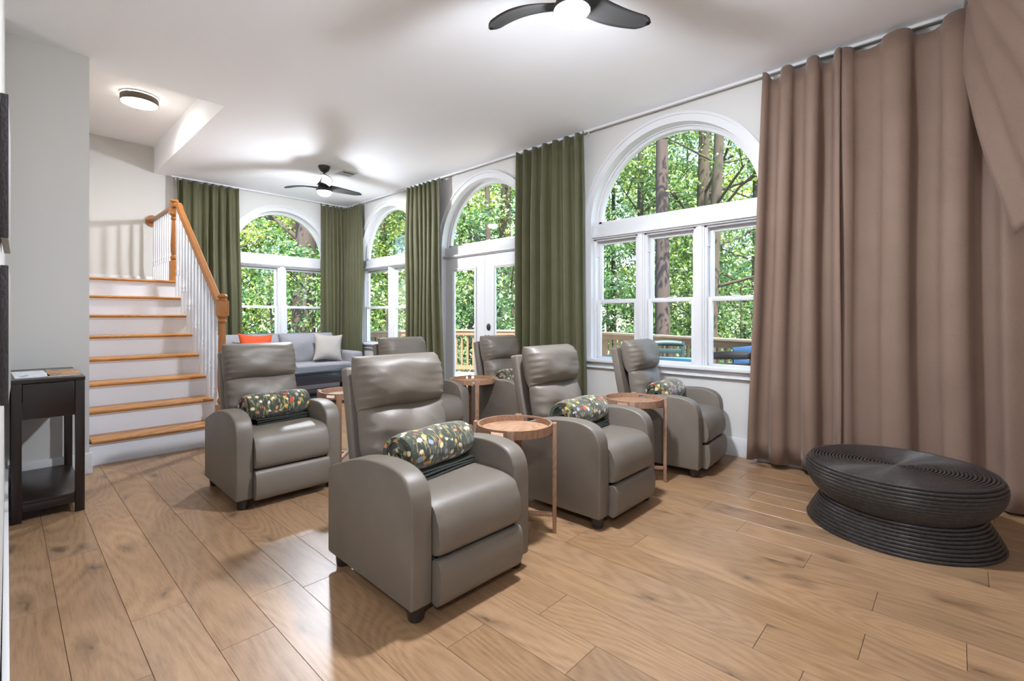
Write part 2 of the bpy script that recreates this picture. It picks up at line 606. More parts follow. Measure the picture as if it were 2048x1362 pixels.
def spl(pts, n=8):
    """Catmull-Rom through the points"""
    P = [pts[0]] + list(pts) + [pts[-1]]
    out = []
    for i in range(1, len(P) - 2):
        for k in range(n):
            t = k / n
            p0, p1, p2, p3 = [np.array(P[i + d], float) for d in (-1, 0, 1, 2)]
            out.append(tuple(.5 * (2 * p1 + (p2 - p0) * t + (2 * p0 - 5 * p1 + 4 * p2 - p3) * t * t + (3 * p1 - p0 - 3 * p2 + p3) * t ** 3)))
    out.append(tuple(map(float, pts[-1])))
    return out

# ================================================================== THE ROOM
XW, YB, H = 4.16, 7.82, 3.07
XO, YO = XW + .17, YB + .17        # outer faces
SP, SILL = 2.10, .73               # spring line of the arches, sill height
W1 = (1.95, .83)
DR = (4.41, .82)
W3 = (6.60, .82)
WB = (3.04, .74)

# floor: sub-floor with single planks
sub = struct(MB().box(-2.7, XO, -3.1, YO, -.14, -.012).build('floor', 'dark_gap'))
PW = .1814
rows = range(-17, 22)
rest = MB()
pmesh = {}
def plank_mesh(ln, wd):
    key = (round(ln, 2), round(wd, 3))
    if key not in pmesh:
        a, b_, c = wd / 2 - .0007, key[0] / 2 - .0007, .0007
        m = MB()
        m.add([(-a, -b_, -.012), (a, -b_, -.012), (a, b_, -.012), (-a, b_, -.012),
               (-a, -b_, -c), (a, -b_, -c), (a, b_, -c), (-a, b_, -c),
               (-a + c, -b_ + c, 0), (a - c, -b_ + c, 0), (a - c, b_ - c, 0), (-a + c, b_ - c, 0)],
              [(0, 1, 5, 4), (1, 2, 6, 5), (2, 3, 7, 6), (3, 0, 4, 7), (4, 5, 9, 8), (5, 6, 10, 9), (6, 7, 11, 10), (7, 4, 8, 11), (8, 9, 10, 11)])
        pmesh[key] = m.mesh('plank', 'oak_floor', angle=10)
    return pmesh[key], key[0]
rp = random.Random(3)
known = {8: .523, 9: .247, 10: -.021, 11: .247, 12: .52, 6: 1.185, -1: 1.9}
PL = 1.22
for k in rows:
    xa, xb = .33 + PW * k, .33 + PW * (k + 1)
    xb = min(xb, XW)
    if xb - xa < .02:
        continue
    st = known.get(k, rp.uniform(0, PL))
    y = st - PL * math.ceil((st + 3.0) / PL)
    while y < YB:
        ya, yb = max(y, -3.0), min(y + PL, YB)
        y += PL
        if yb - ya < .03:
            continue
        seen = xb > -.15 and yb > -1.3 and not (xb < .45 and ya > 4.72) and not (ya > 5.0 and xb < 1.36)
        if seen:
            me, ln = plank_mesh(yb - ya, xb - xa)
            o = link('plank', me, sub)
            o.location = ((xa + xb) / 2, (ya + yb) / 2, 0)
        else:
            rest.box(xa + .001, xb - .001, ya + .001, yb - .001, -.012, 0)
tag(rest.build('plank_field', 'oak_floor', sub), kind='stuff')

# walls with arched openings
def arch_wall(name, axis, p0, p1, u0, u1, ops, mat='wall_paint'):
    m = MB()
    def P(u, z, s):
        q = p0 if s == 0 else p1
        return (q, u, z) if axis == 'x' else (u, q, z)
    def quad(a, b, c, d):
        m.add([a, b, c, d], [(0, 1, 2, 3)])
    HH = H + .15
    ops = sorted(ops)
    cur = u0
    def solid(a, b, z0a, z0b, z1):
        for s in (0, 1):
            quad(P(a, z0a, s), P(b, z0b, s), P(b, z1, s), P(a, z1, s))
    for uc, r, zs in ops:
        solid(cur, uc - r, 0, 0, HH)
        us = [uc - r * math.cos(PI * i / 40) for i in range(41)]
        top = [SP + r * math.sin(PI * i / 40) for i in range(41)]
        for i in range(40):
            a, b = us[i], us[i + 1]
            solid(a, b, top[i], top[i + 1], HH)
            quad(P(a, top[i], 0), P(b, top[i + 1], 0), P(b, top[i + 1], 1), P(a, top[i], 1))
            if zs > 0:
                solid(a, b, 0, 0, zs)
                quad(P(a, zs, 0), P(b, zs, 0), P(b, zs, 1), P(a, zs, 1))
        for e in (uc - r, uc + r):
            quad(P(e, zs, 0), P(e, SP, 0), P(e, SP, 1), P(e, zs, 1))
        cur = uc + r
    solid(cur, u1, 0, 0, HH)
    for e in (u0, u1):
        quad(P(e, 0, 0), P(e, HH, 0), P(e, HH, 1), P(e, 0, 1))
    return struct(m.build(name, mat, merge=True))
arch_wall('wall_right', 'x', XW, XO, -3.1, YO, [(W1[0], W1[1], SILL - .03), (DR[0], DR[1], 0), (W3[0], W3[1], SILL - .03)])
arch_wall('wall_back', 'y', YB, YO, .3, XO, [(WB[0], WB[1], SILL - .03)])
# the back wall goes on above the landing
struct(MB().box(.3, 1.5, YB, YO, H + .15, 3.60).build('wall_back', 'wall_paint'))
YG = 4.68
struct(MB().box(-.12, .435, YG, YB, 0, 3.42).build('wall_stair', 'wall_paint'))
# left wall, seen edge on
lw = MB()
lw.add([(-.0105, 1.15, 0), (.010, YG, 0), (-.13, YG, 0), (-.13, 1.15, 0), (-.0105, 1.15, H), (.010, YG, H), (-.13, YG, H), (-.13, 1.15, H)],
       [(0, 1, 2, 3), (4, 5, 6, 7), (0, 1, 5, 4), (1, 2, 6, 5), (2, 3, 7, 6), (3, 0, 4, 7)])
struct(lw.build('wall_left', 'wall_paint'))
struct(MB().box(-2.7, -.12, 1.15, 1.27, 0, H).build('wall_left', 'wall_paint'))
struct(MB().box(-2.82, -2.6, -3.1, 1.27, 0, H + .1).build('wall_left', 'wall_paint'))
struct(MB().box(-2.82, XO, -3.2, -3.0, 0, H + .1).build('wall_front', 'wall_paint'))

# ceiling with the stairwell opening
OX0, OX1, OY0 = .435, 1.375, 4.87
ce = MB()
ce.box(-2.82, XO, -3.2, OY0, H, H + .16)
ce.box(OX1, XO, OY0, YO, H, H + .16)
ce.box(-.13, OX0, OY0, YO, H, H + .16)
ce.box(XO, XO + .55, -3.2, YO + .5, H + .02, H + .16)  # this box and the next: unseen eaves, added to keep direct sun out
ce.box(-.13, XO, YO, YO + .5, H + .02, H + .16)
struct(ce.build('ceiling', 'ceiling_paint'))
c2 = MB()
c2.box(OX0 - .1, OX1 + .1, OY0 - .1, YO, 3.42, 3.60)
c2.box(OX1, OX1 + .08, OY0 - .08, YB, H + .16, 3.42)
c2.box(OX0 - .02, OX1, OY0 - .08, OY0, H + .16, 3.42)
c2.box(OX0 - .1, OX0 - .001, OY0 - .08, YO, H + .16, 3.42)
struct(c2.build('ceiling', 'ceiling_paint'))

# baseboards
def baseboard(name, a, b, y0, y1, hgt=.14):
    m = MB()
    m.box(a, b, y0, y1, 0, hgt - .012)
    return m
bb = MB()
for ya, yb in ((-3.0, DR[0] - DR[1] - .09), (DR[0] + DR[1] + .09, YB)):
    bb.box(XW - .016, XW, ya, yb, 0, .155)
struct(bb.build('baseboard_right', 'trim_paint', bevel=.004))
struct(MB().box(1.4, XW, YB - .016, YB, 0, .155).build('baseboard_back', 'trim_paint', bevel=.004))
struct(MB().box(.0, .452, YG - .018, YG, 0, .155).build('baseboard_stair', 'trim_paint', bevel=.004))
bl = MB()
bl.bar((.002, 1.15, .0775), (.0155, YG - .018, .0775), .016, .155)
struct(bl.build('baseboard_left', 'trim_paint', bevel=.003))
struct(MB().box(OX0, 1.36, YB - .016, YB, 1.573, 1.69).build('baseboard_landing', 'trim_paint', bevel=.004))

# curtain track fixed to the ceiling
TX, TY = XW - .065, YB - .065
struct(MB().box(TX - .014, TX + .014, -2.9, TY + .014, H - .022, H).build('trim_1', 'track_white', bevel=.003))
struct(MB().box(1.55, TX - .014, TY - .014, TY + .014, H - .022, H).build('trim_2', 'track_white', bevel=.003))

# ------------------------------------------------------------------ windows
def arc_ring(m, uc, r0, r1, d0, d1, P, z0=SP, n=40, legs=None):
    """half ring between radii r0<r1 and depths d0..d1, its legs running down to z=legs"""
    pts = [(uc - math.cos(PI * i / n), SP + math.sin(PI * i / n), math.cos(PI * i / n), math.sin(PI * i / n)) for i in range(n + 1)]
    path0 = [(uc - r0 * c, z0 + r0 * s) for _, _, c, s in pts]
    path1 = [(uc - r1 * c, z0 + r1 * s) for _, _, c, s in pts]
    if legs is not None:
        path0 = [(uc - r0, legs)] + path0 + [(uc + r0, legs)]
        path1 = [(uc - r1, legs)] + path1 + [(uc + r1, legs)]
    k = len(path0)
    vs = [P(u, d0, z) for u, z in path0] + [P(u, d0, z) for u, z in path1] + [P(u, d1, z) for u, z in path1] + [P(u, d1, z) for u, z in path0]
    fs = []
    for i in range(k - 1):
        for q in range(4):
            a, b = q * k, ((q + 1) % 4) * k
            fs.append((a + i, a + i + 1, b + i + 1, b + i))
    fs += [(0, k, 2 * k, 3 * k), (k - 1, 2 * k - 1, 3 * k - 1, 4 * k - 1)]
    m.add(vs, fs)
def half_disc(m, uc, r, d, P, z0, n=40, th=.004):
    for dd in (d, d + th):
        vs = [P(uc - r * math.cos(PI * i / n), dd, z0 + r * math.sin(PI * i / n)) for i in range(n + 1)]
        m.add(vs, [tuple(range(n + 1))])
def window(idx, axis, plane, uc, r, units, door=False):
    root = struct(link('door_1' if door else 'window_%d' % idx, None))
    if axis == 'x':
        P = lambda u, d, z: (plane + d, u, z)
    else:
        P = lambda u, d, z: (u, plane + d, z)
    def bx(m, u0, u1, d0, d1, z0, z1):
        a, b = P(u0, d0, z0), P(u1, d1, z1)
        m.box(a[0], b[0], a[1], b[1], a[2], b[2])
    low = 0 if door else SILL
    # casing on the wall face: flat board with a raised outer bead
    m = MB()
    arc_ring(m, uc, r, r + .07, -.012, .0, P, legs=low)
    arc_ring(m, uc, r + .052, r + .075, -.022, -.008, P, legs=low)
    m.build('casing', 'trim_paint', root, angle=30)
    # white lining of the reveal
    m = MB()
    arc_ring(m, uc, r - .012, r + .002, -.013, .16, P, legs=low)
    m.build('jamb_lining', 'trim_paint', root, angle=30)
    # arched light
    ra = r - .012
    m = MB()
    arc_ring(m, uc, ra - .055, ra, .105, .155, P, z0=SP + .015)
    arc_ring(m, uc, ra - .025, ra, .085, .11, P, z0=SP + .015)
    bx(m, uc - ra, uc + ra, .105, .155, SP + .0, SP + .045)
    m.build('arch_frame', 'trim_paint', root, angle=30)
    m = MB()
    half_disc(m, uc, ra - .05, .13, P, SP + .03)
    m.build('pane', 'window_glass', root)
    # header between the arch and what is below, with its ledge
    m = MB()
    bx(m, uc - r, uc + r, .045, .16, 1.985, SP + .012)
    m.build('header_board', 'trim_paint', root, bevel=.003)
    m = MB()
    bx(m, uc - r, uc + r, .0, .06, 1.968, 1.992)
    bx(m, uc - r, uc + r, .02, .06, 1.955, 1.97)
    m.build('header_ledge', 'trim_paint', root, bevel=.004)
    if door:
        # two glazed leaves
        m = MB()
        bx(m, uc - r, uc + r, -.01, .17, -.01, .022)
        m.build('threshold', 'steel', root, bevel=.004)
        jw = .03
        m = MB()
        bx(m, uc - r, uc - r + jw, .03, .16, 0, 1.96)
        bx(m, uc + r - jw, uc + r, .03, .16, 0, 1.96)
        m.build('door_frame', 'trim_paint', root, bevel=.003)
        for a, b, act in ((uc - r + jw + .003, uc - .0015, True), (uc + .0015, uc + r - jw - .003, False)):
            lf = MB()
            g0, g1, gz0, gz1 = a + .165, b - .165, .24, 1.80
            bx(lf, a, g0, .04, .085, .026, 1.952)
            bx(lf, g1, b, .04, .085, .026, 1.952)
            bx(lf, g0, g1, .04, .085, .026, gz0)
            bx(lf, g0, g1, .04, .085, gz1, 1.952)
            leaf = lf.build('door_leaf', 'trim_paint', root)
            md = MB()
            for i, (e, t) in enumerate(((.0, .026), (.026, .014))):
                q = .012 if i == 0 else .006
                bx(md, g0 - .012 + e, g0 - .012 + e + t, .04 - q, .05, gz0, gz1)
                bx(md, g1 + .012 - e - t, g1 + .012 - e, .04 - q, .05, gz0, gz1)
                bx(md, g0, g1, .04 - q, .05, gz0 - .012 + e, gz0 - .012 + e + t)
                bx(md, g0, g1, .04 - q, .05, gz1 + .012 - e - t, gz1 + .012 - e)
            md.build('glazing_bead', 'trim_paint', leaf, bevel=.003)
            gp = MB()
            bx(gp, g0, g1, .06, .064, gz0, gz1)
            gp.build('pane', 'window_glass', leaf)
            if act:
                k = MB()
                Mk = Matrix.Translation(P(b - .07, .04, 1.03)) @ Matrix.Rotation(-PI / 2, 4, 'Y')
                k.lathe([(.0, 0), (.034, .0), (.034, .006), (.028, .012), (.0, .014)], 24, Mk @ Matrix.Diagonal((1.35, 1, 1, 1)))
                tag(k.build('lock_plate', 'black_plastic', leaf), 'oval black lock plate')
                k = MB()
                Mk = Matrix.Translation(P(b - .07, .04, .90)) @ Matrix.Rotation(-PI / 2, 4, 'Y')
                k.lathe([(.028, 0), (.028, .006), (.011, .010), (.011, .035), (.026, .042), (.03, .055), (.022, .068), (.0, .07)], 20, Mk)
                tag(k.build('knob', 'black_plastic', leaf), 'round black door knob')
        return root
    # stool and apron
    m = MB()
    bx(m, uc - r - .1, uc + r + .1, -.06, .0, SILL - .032, SILL)
    bx(m, uc - r, uc + r, 0, .055, SILL - .032, SILL)
    m.build('sill', 'trim_paint', root, bevel=.006)
    m = MB()
    bx(m, uc - r - .075, uc + r + .075, -.022, .0, SILL - .082, SILL - .032)
    bx(m, uc - r - .075, uc + r + .075, -.03, .0, SILL - .092, SILL - .08)
    m.build('apron', 'trim_paint', root, bevel=.003)
    u0, u1 = uc - r + .012, uc + r - .012
    mw = .075
    wu = (u1 - u0 - mw * (units - 1)) / units
    zt, zm = 1.957, 1.30
    for i in range(units):
        a = u0 + i * (wu + mw)
        b = a + wu
        if i:
            m = MB()
            bx(m, a - mw, a, .04, .16, SILL - .029, 1.965)
            bx(m, a - mw + .015, a - .015, .028, .05, SILL, 1.965)
            m.build('mullion', 'trim_paint', root, bevel=.003)
        m = MB()
        for e0, e1 in ((a, a + .02), (b - .02, b)):
            bx(m, e0, e1, .05, .16, SILL - .029, zt + .004)
        bx(m, a, b, .05, .16, zt - .018, zt + .004)
        bx(m, a, b, .05, .16, SILL - .029, SILL - .02)
        m.build('unit_frame', 'trim_paint', root, bevel=.002)
        for z0, z1, d in ((zm - .005, zt - .018, .115), (SILL - .026, zm + .03, .08)):
            s0, s1 = a + .02, b - .02
            st = .036
            m = MB()
            bx(m, s0, s0 + st, d, d + .03, z0, z1)
            bx(m, s1 - st, s1, d, d + .03, z0, z1)
            bx(m, s0 + st, s1 - st, d, d + .03, z1 - .035, z1)
            bx(m, s0 + st, s1 - st, d, d + .03, z0, z0 + .042)
            sash = m.build('sash', 'trim_paint', root, bevel=.003)
            m = MB()
            bx(m, s0 + st, s1 - st, d + .013, d + .017, z0 + .042, z1 - .035)
            m.build('pane', 'window_glass', sash)
            if d < .1:
                lk = MB()
                um = (s0 + s1) / 2
                bx(lk, um - .03, um + .03, d - .002, d + .028, z1, z1 + .012)
                lk.build('sash_lock', 'trim_paint', sash, bevel=.003)
            else:
                for uu in (s0 - .006, s1 - .006):
                    lk = MB()
                    bx(lk, uu, uu + .012, .062, .115, z1 - .16, z1)
                    lk.build('balance_shoe', 'trim_paint', sash)
    return root
window(1, 'x', XW, W1[0], W1[1], 3)
window(1, 'x', XW, DR[0], DR[1], 2, door=True)
window(2, 'x', XW, W3[0], W3[1], 2)
window(3, 'y', YB, WB[0], WB[1], 2)

# ================================================================== STAIRCASE
RS, RN = .1965, .2385
XR = 1.355
def stair_y(k):
    return 4.87 + RN * (k - 1)
st = thing('staircase', 'white staircase with oak treads, turned white balusters and oak handrail', 'staircase', (.9, 4.9, 0))
def sbuild(m, name, mat, par=None, **kw):
    M = T(-.9, -4.9, 0)
    m.v = [tuple(M @ Vector(p)) for p in m.v]
    return m.build(name, mat, par or st, **kw)
XL, XT = .437, 1.405
for k in range(1, 9):
    y0 = stair_y(k)
    y1 = stair_y(k + 1) + .03 if k < 8 else YB - .002
    m = MB()
    m.prism([(y0 + .006, k * RS - .03), (y0, k * RS - .022), (y0 - .001, k * RS - .012), (y0 + .004, k * RS - .003), (y0 + .012, k * RS), (y1, k * RS), (y1, k * RS - .03)], XL + (.012 if k > 1 else .03), XT + .018)
    sbuild(m, 'tread', 'oak_stair', angle=50)
    m = MB()
    m.box(XL, XT, y0 + .028, y0 + .046, (k - 1) * RS, k * RS - .03)
    m.prism([(y0 + .008, k * RS - .03), (y0 + .028, k * RS - .03), (y0 + .028, k * RS - .05), (y0 + .022, k * RS - .046)], XL, XT)
    sbuild(m, 'riser', 'riser_paint')
poly = [(stair_y(1) + .03, 0)]
for k in range(1, 9):
    poly += [(stair_y(k) + .03, k * RS - .031), (stair_y(k + 1) + .03 if k < 8 else YB - .002, k * RS - .031)]
poly += [(YB - .002, 0)]
m = MB()
m.prism(poly, XT - .03, XT)
sbuild(m, 'side_panel', 'riser_paint')
# skirt board on the grey wall side
m = MB()
m.prism([(4.86, .0), (4.86, .22), (stair_y(8), 8 * RS + .16), (stair_y(8), 8 * RS - .2), (5.1, 0)], XL - .001, XL + .012)
sbuild(m, 'skirt_board', 'riser_paint')

def baluster(x, y, z0, z1):
    h = z1 - z0
    m = MB()
    sq = min(.24, h * .3)
    a = .016
    m.box(x - a, x + a, y - a, y + a, z0, z0 + sq)
    pr = [(.015, 0), (.019, .012), (.012, .03), (.019, .05), (.013, .075), (.016, .16), (.0165, .24), (.012, h - sq)]
    pr = [(r, min(z, h - sq)) for r, z in pr]
    m.lathe(pr, 10, T(x, y, z0 + sq))
    return m
def rail_z(y):
    return 1.275 + (y - 4.93) * .757
bx_ = XR
for k in range(1, 8):
    for q in (.055, .175) if k > 1 else (.175,):
        yy = stair_y(k) + q
        sbuild(baluster(bx_, yy, k * RS, rail_z(yy) - .012), 'baluster', 'riser_paint', angle=50)
for i in range(9):
    yy = 6.735 + i * .118
    sbuild(baluster(bx_, yy, 8 * RS, 2.415), 'baluster', 'riser_paint', angle=50)
def railpts(pts):
    m = MB()
    prof = [(-.030, -.022), (.030, -.022), (.034, -.006), (.030, .012), (.018, .024), (-.018, .024), (-.030, .012), (-.034, -.006)]
    n = len(prof)
    vs = []
    for j, (y, z) in enumerate(pts):
        a = Vector(pts[max(j - 1, 0)])
        b = Vector(pts[min(j + 1, len(pts) - 1)])
        t = (b - a).normalized()
        nz = Vector((-t.y, t.x))
        if nz.y < 0:
            nz = -nz
        for u, v in prof:
            vs.append((bx_ + u, y + nz.x * v, z + nz.y * v))
    fs = [(j * n + i, j * n + (i + 1) % n, (j + 1) * n + (i + 1) % n, (j + 1) * n + i) for j in range(len(pts) - 1) for i in range(n)]
    fs += [tuple(range(n)), tuple((len(pts) - 1) * n + i for i in range(n))]
    m.add(vs, fs)
    return m
sbuild(railpts([(YB - .02, 2.43), (6.62, 2.43)]), 'handrail', 'oak_rail')
sbuild(railpts([(6.62, 2.43), (6.46, 2.43), (6.42, 2.422), (6.38, 2.40), (6.34, rail_z(6.34) + .005), (4.92, rail_z(4.92))]), 'handrail', 'oak_rail')
m = MB()
m.lathe([(.075, 0), (.075, .01), (.066, .02), (.055, .022), (0, .022)], 28, T(bx_, YB - .022, 2.43) @ Matrix.Rotation(-PI / 2, 4, 'X') @ T(0, 0, 0))
sbuild(m, 'rosette', 'oak_post')
def newel(y, z0, lo, b0, b1, ztop):
    m = MB()
    a = .044
    m.box(bx_ - a, bx_ + a, y - a, y + a, z0, lo)
    m.box(bx_ - a, bx_ + a, y - a, y + a, b0, b1)
    h = b0 - lo
    pr = [(.043, 0), (.030, .012), (.041, .03), (.041, .042), (.027, .07), (.037, .2 * h), (.038, .35 * h), (.026, h - .10), (.024, h - .07), (.036, h - .055), (.036, h - .045), (.027, h - .03), (.042, h - .006), (.042, h)]
    m.lathe(pr, 20, T(bx_, y, lo))
    c = ztop - b1
    m.lathe([(.046, 0), (.048, .006), (.03, .014), (.026, .022), (.042, c * .5), (.044, c * .7), (.034, c * .93), (0, c)], 20, T(bx_, y, b1))
    return m
sbuild(newel(6.615, 8 * RS, 1.80, 2.34, 2.455, 2.515), 'newel_post', 'oak_post', angle=30)
sbuild(newel(4.86, 0, .36, 1.165, 1.30, 1.365), 'newel_post', 'oak_post', angle=30)

# ================================================================== CURTAINS
def curtain(name, label, mat, a, b, inward, seed, pitch=.11, amp=.035, ztop=H - .035, zbot=.03, group=None, flare=(0, 0), thick=.004, sharp=.25, tops=.02, hem=True, drift=.0, prof=None):
    """a pleated cloth hung from a to b (plan points); inward is the room-side normal"""
    a, b, nrm = Vector((a[0], a[1])), Vector((b[0], b[1])), Vector(inward)
    ln = (b - a).length
    d = (b - a).normalized()
    r = random.Random(seed)
    npl = max(2, round(ln / pitch))
    ph = [0]
    for i in range(npl):
        ph.append(ph[-1] + r.uniform(.65, 1.35))
    ph = [p / ph[-1] * ln for p in ph]
    am = [r.uniform(.6, 1.25) * amp for _ in range(npl)]
    per = 12
    samples = []
    for i in range(npl):
        for k in range(per):
            t = k / per
            samples.append((ph[i] + (ph[i + 1] - ph[i]) * t, t, i))
    samples.append((ln, 0, npl - 1))
    nz = 22
    wob = [r.uniform(0, 6.28) for _ in range(6)]
    root = thing(name, label, 'curtain', ((a.x + b.x) / 2, (a.y + b.y) / 2, 0), 0, group)
    o2 = Vector(((a.x + b.x) / 2, (a.y + b.y) / 2))
    def fn(i, j):
        s, t, pi_ = samples[i]
        v = j / (nz - 1)                     # 0 top .. 1 bottom
        u = s / ln
        z = ztop + (zbot - ztop) * v
        c = math.cos(2 * PI * t)
        off = am[pi_] * c * (.55 + .45 * min(1, v * 4))
        off += .35 * amp * math.sin(3.1 * u * npl / 3 + wob[0] + v * 2.2) * v
        off += .006 * math.sin(9 * v + wob[1] + 5 * u)
        lat = sharp * (ph[pi_ + 1] - ph[pi_]) * .25 * math.sin(4 * PI * t)
        lat += .012 * math.sin(5 * v + wob[2] + 4 * u) * v
        lat += flare[0] * (1 - u) * v + flare[1] * u * v
        if j == 0:
            z -= tops * (.5 - .5 * c) * (0.4 + r_t[pi_])
        p = a + d * (s + lat) + nrm * (off + amp * 1.4 + drift * v) - o2
        return (p.x, p.y, z)
    r_t = [r.uniform(.2, 1.0) for _ in range(npl)]
    m = MB()
    m.grid(len(samples), nz, fn)
    c = m.build('cloth', mat, root, angle=80)
    md = c.modifiers.new('solid', 'SOLIDIFY')
    md.thickness = thick
    md.offset = 0
    # gliders in the track
    for i in range(npl + 1):
        s = ph[i]
        p = a + d * s - o2
        g = MB()
        g.box(p.x - .004, p.x + .004, p.y - .004, p.y + .004, ztop - .02, H - .021)
        g.build('glider', 'track_white', root)
    return root
gx = TX - .0
curtain('green_curtain', 'green curtain panel hanging beside the staircase handrail', 'green_curtain', (1.60, TY), (2.36, TY), (0, -1), 1, .105, .042, group='green curtains', flare=(.0, .05))
curtain('green_curtain', 'green curtain on the sofa wall, right beside the room corner', 'green_curtain', (3.585, TY), (4.06, TY), (0, -1), 2, .09, .034, group='green curtains')
curtain('green_curtain', 'green curtain between the room corner and the narrow side window', 'green_curtain', (TX, 7.70), (TX, 7.17), (-1, 0), 3, .09, .034, group='green curtains')
curtain('green_curtain', 'green curtain between the narrow side window and the glass double door', 'green_curtain', (TX, 5.84), (TX, 5.10), (-1, 0), 4, .10, .046, group='green curtains', flare=(0, .10))
curtain('green_curtain', 'widest green curtain between the double door and the triple window', 'green_curtain', (TX, 3.69), (TX, 2.76), (-1, 0), 5, .125, .050, group='green curtains', flare=(0, .02))
curtain('brown_curtain', 'brown curtain panel covering the right edge of the triple window', 'brown_curtain', (TX, 1.10), (TX, .60), (-1, 0), 16, .15, .055, group='brown curtains', flare=(-.10, .0), zbot=.04, tops=.05)
curtain('brown_curtain', 'widest brown curtain on the wall behind the black ottoman', 'brown_curtain', (TX, .61), (TX, -1.6), (-1, 0), 9, .30, .050, group='brown curtains', zbot=.02, tops=.05, sharp=.25)

# the brown drape lifted to one side at the end of the cross track
def slung_drape():
    root = thing('brown_drape', 'brown drape pulled up to the side at the top right corner', 'curtain', (3.6, -.2, 0))
    o2 = Vector((3.6, -.2, 0))
    nu, nv = 60, 30
    rr = random.Random(4)
    edge = spl([(4.075, -.016, 3.04), (4.0, -.018, 2.70), (3.95, -.055, 2.40), (3.90, -.112, 2.08), (3.85, -.228, 1.615)], 8)
    def fn(i, j):
        u, v = i / (nu - 1), j / (nv - 1)
        q = v * (len(edge) - 1)
        k = min(int(q), len(edge) - 2)
        e = Vector(edge[k]).lerp(Vector(edge[k + 1]), q - k)
        top = Vector((4.075 - .95 * u, -.016 - .02 * min(1, u * 12), 3.04))
        end = Vector((-.12, -.62, -.80))
        p = top + (e - Vector(edge[0])) * (1 - u) ** 1.6 + end * (v * (1 - (1 - u) ** 1.6))
        fold = .028 * math.sin(u * 30 + v * 3) * (.25 + 1.6 * v * (1 - v) + .4 * v) * min(1, u * 14)
        p.y += fold
        p.x += fold * .5
        p.z -= .05 * math.sin(PI * v) * u
        return tuple(p - o2)
    m = MB()
    m.grid(nu, nv, fn)
    c = m.build('cloth', 'brown_curtain', root, angle=80)
    md = c.modifiers.new('solid', 'SOLIDIFY')
    md.thickness = .005
slung_drape()
struct(MB().box(3.0, TX - .014, -.05, -.022, H - .022, H).build('trim_3', 'track_white', bevel=.003))

# ================================================================== RECLINERS
def pillow(w_, h_, t_, nx=36, nz=24, front=1.0, back=.35, p=5.0, wrink=.0, freq=9, seed=1, seam=0, soft=.0):
    """cushion in the x-z plane, its face towards -y; centre at the origin"""
    r = random.Random(seed)
    ph = [r.uniform(0, 6.28) for _ in range(12)]
    m = MB()
    def dome(u, v):
        e = max(0.0, 1 - abs(u) ** p) ** .5 * max(0.0, 1 - abs(v) ** 3.2) ** .5
        return e
    def prof(k, n):
        x = -1 + 2 * k / (n - 1)
        return math.sin(x * PI / 2)
    def fn(side):
        def g(i, j):
            u, v = prof(i, nx), prof(j, nz)
            e = dome(u, v)
            d = t_ * (front if side < 0 else back) * e
            if side < 0 and wrink:
                reach = .10 + .09 * (.5 + .5 * math.sin(v * 6.1 + ph[6 if u < 0 else 7]))
                k = math.exp(-(1 - abs(u)) / reach) + .05 * math.exp(-(1 - abs(u)) / .5)
                wv = math.sin(v * freq + ph[0 if u < 0 else 1] + 2.2 * (1 - abs(u)) * (1 if v > 0 else -1)) + .6 * math.sin(v * freq * 1.83 + ph[2 if u < 0 else 3] + u * 5)
                d += wrink * k * wv * min(1, e * 2.2)
                d += soft * (math.sin(3 * u + 4.1 * v + ph[4]) + math.sin(6.3 * u - 5 * v + ph[5]) * .6) * e
                rid = 1 - abs(math.sin(4.3 * u + 5.2 * v + 1.1 * math.sin(3 * u + ph[8]) + ph[9]))
                d += soft * .9 * rid ** 4 * (.35 + .65 * abs(u)) * e
                if seam:
                    d -= seam * math.exp(-(u / .035) ** 2) * e
            bulge = 1 + .02 * (1 - v * v)
            return (u * w_ / 2 * bulge, side * d, v * h_ / 2)
        return g
    m.grid(nx, nz, fn(-1))
    m.grid(nx, nz, fn(1))
    return m
def xf(m, M):
    m.v = [tuple(M @ Vector(p)) for p in m.v]
    return m
HW = .3225
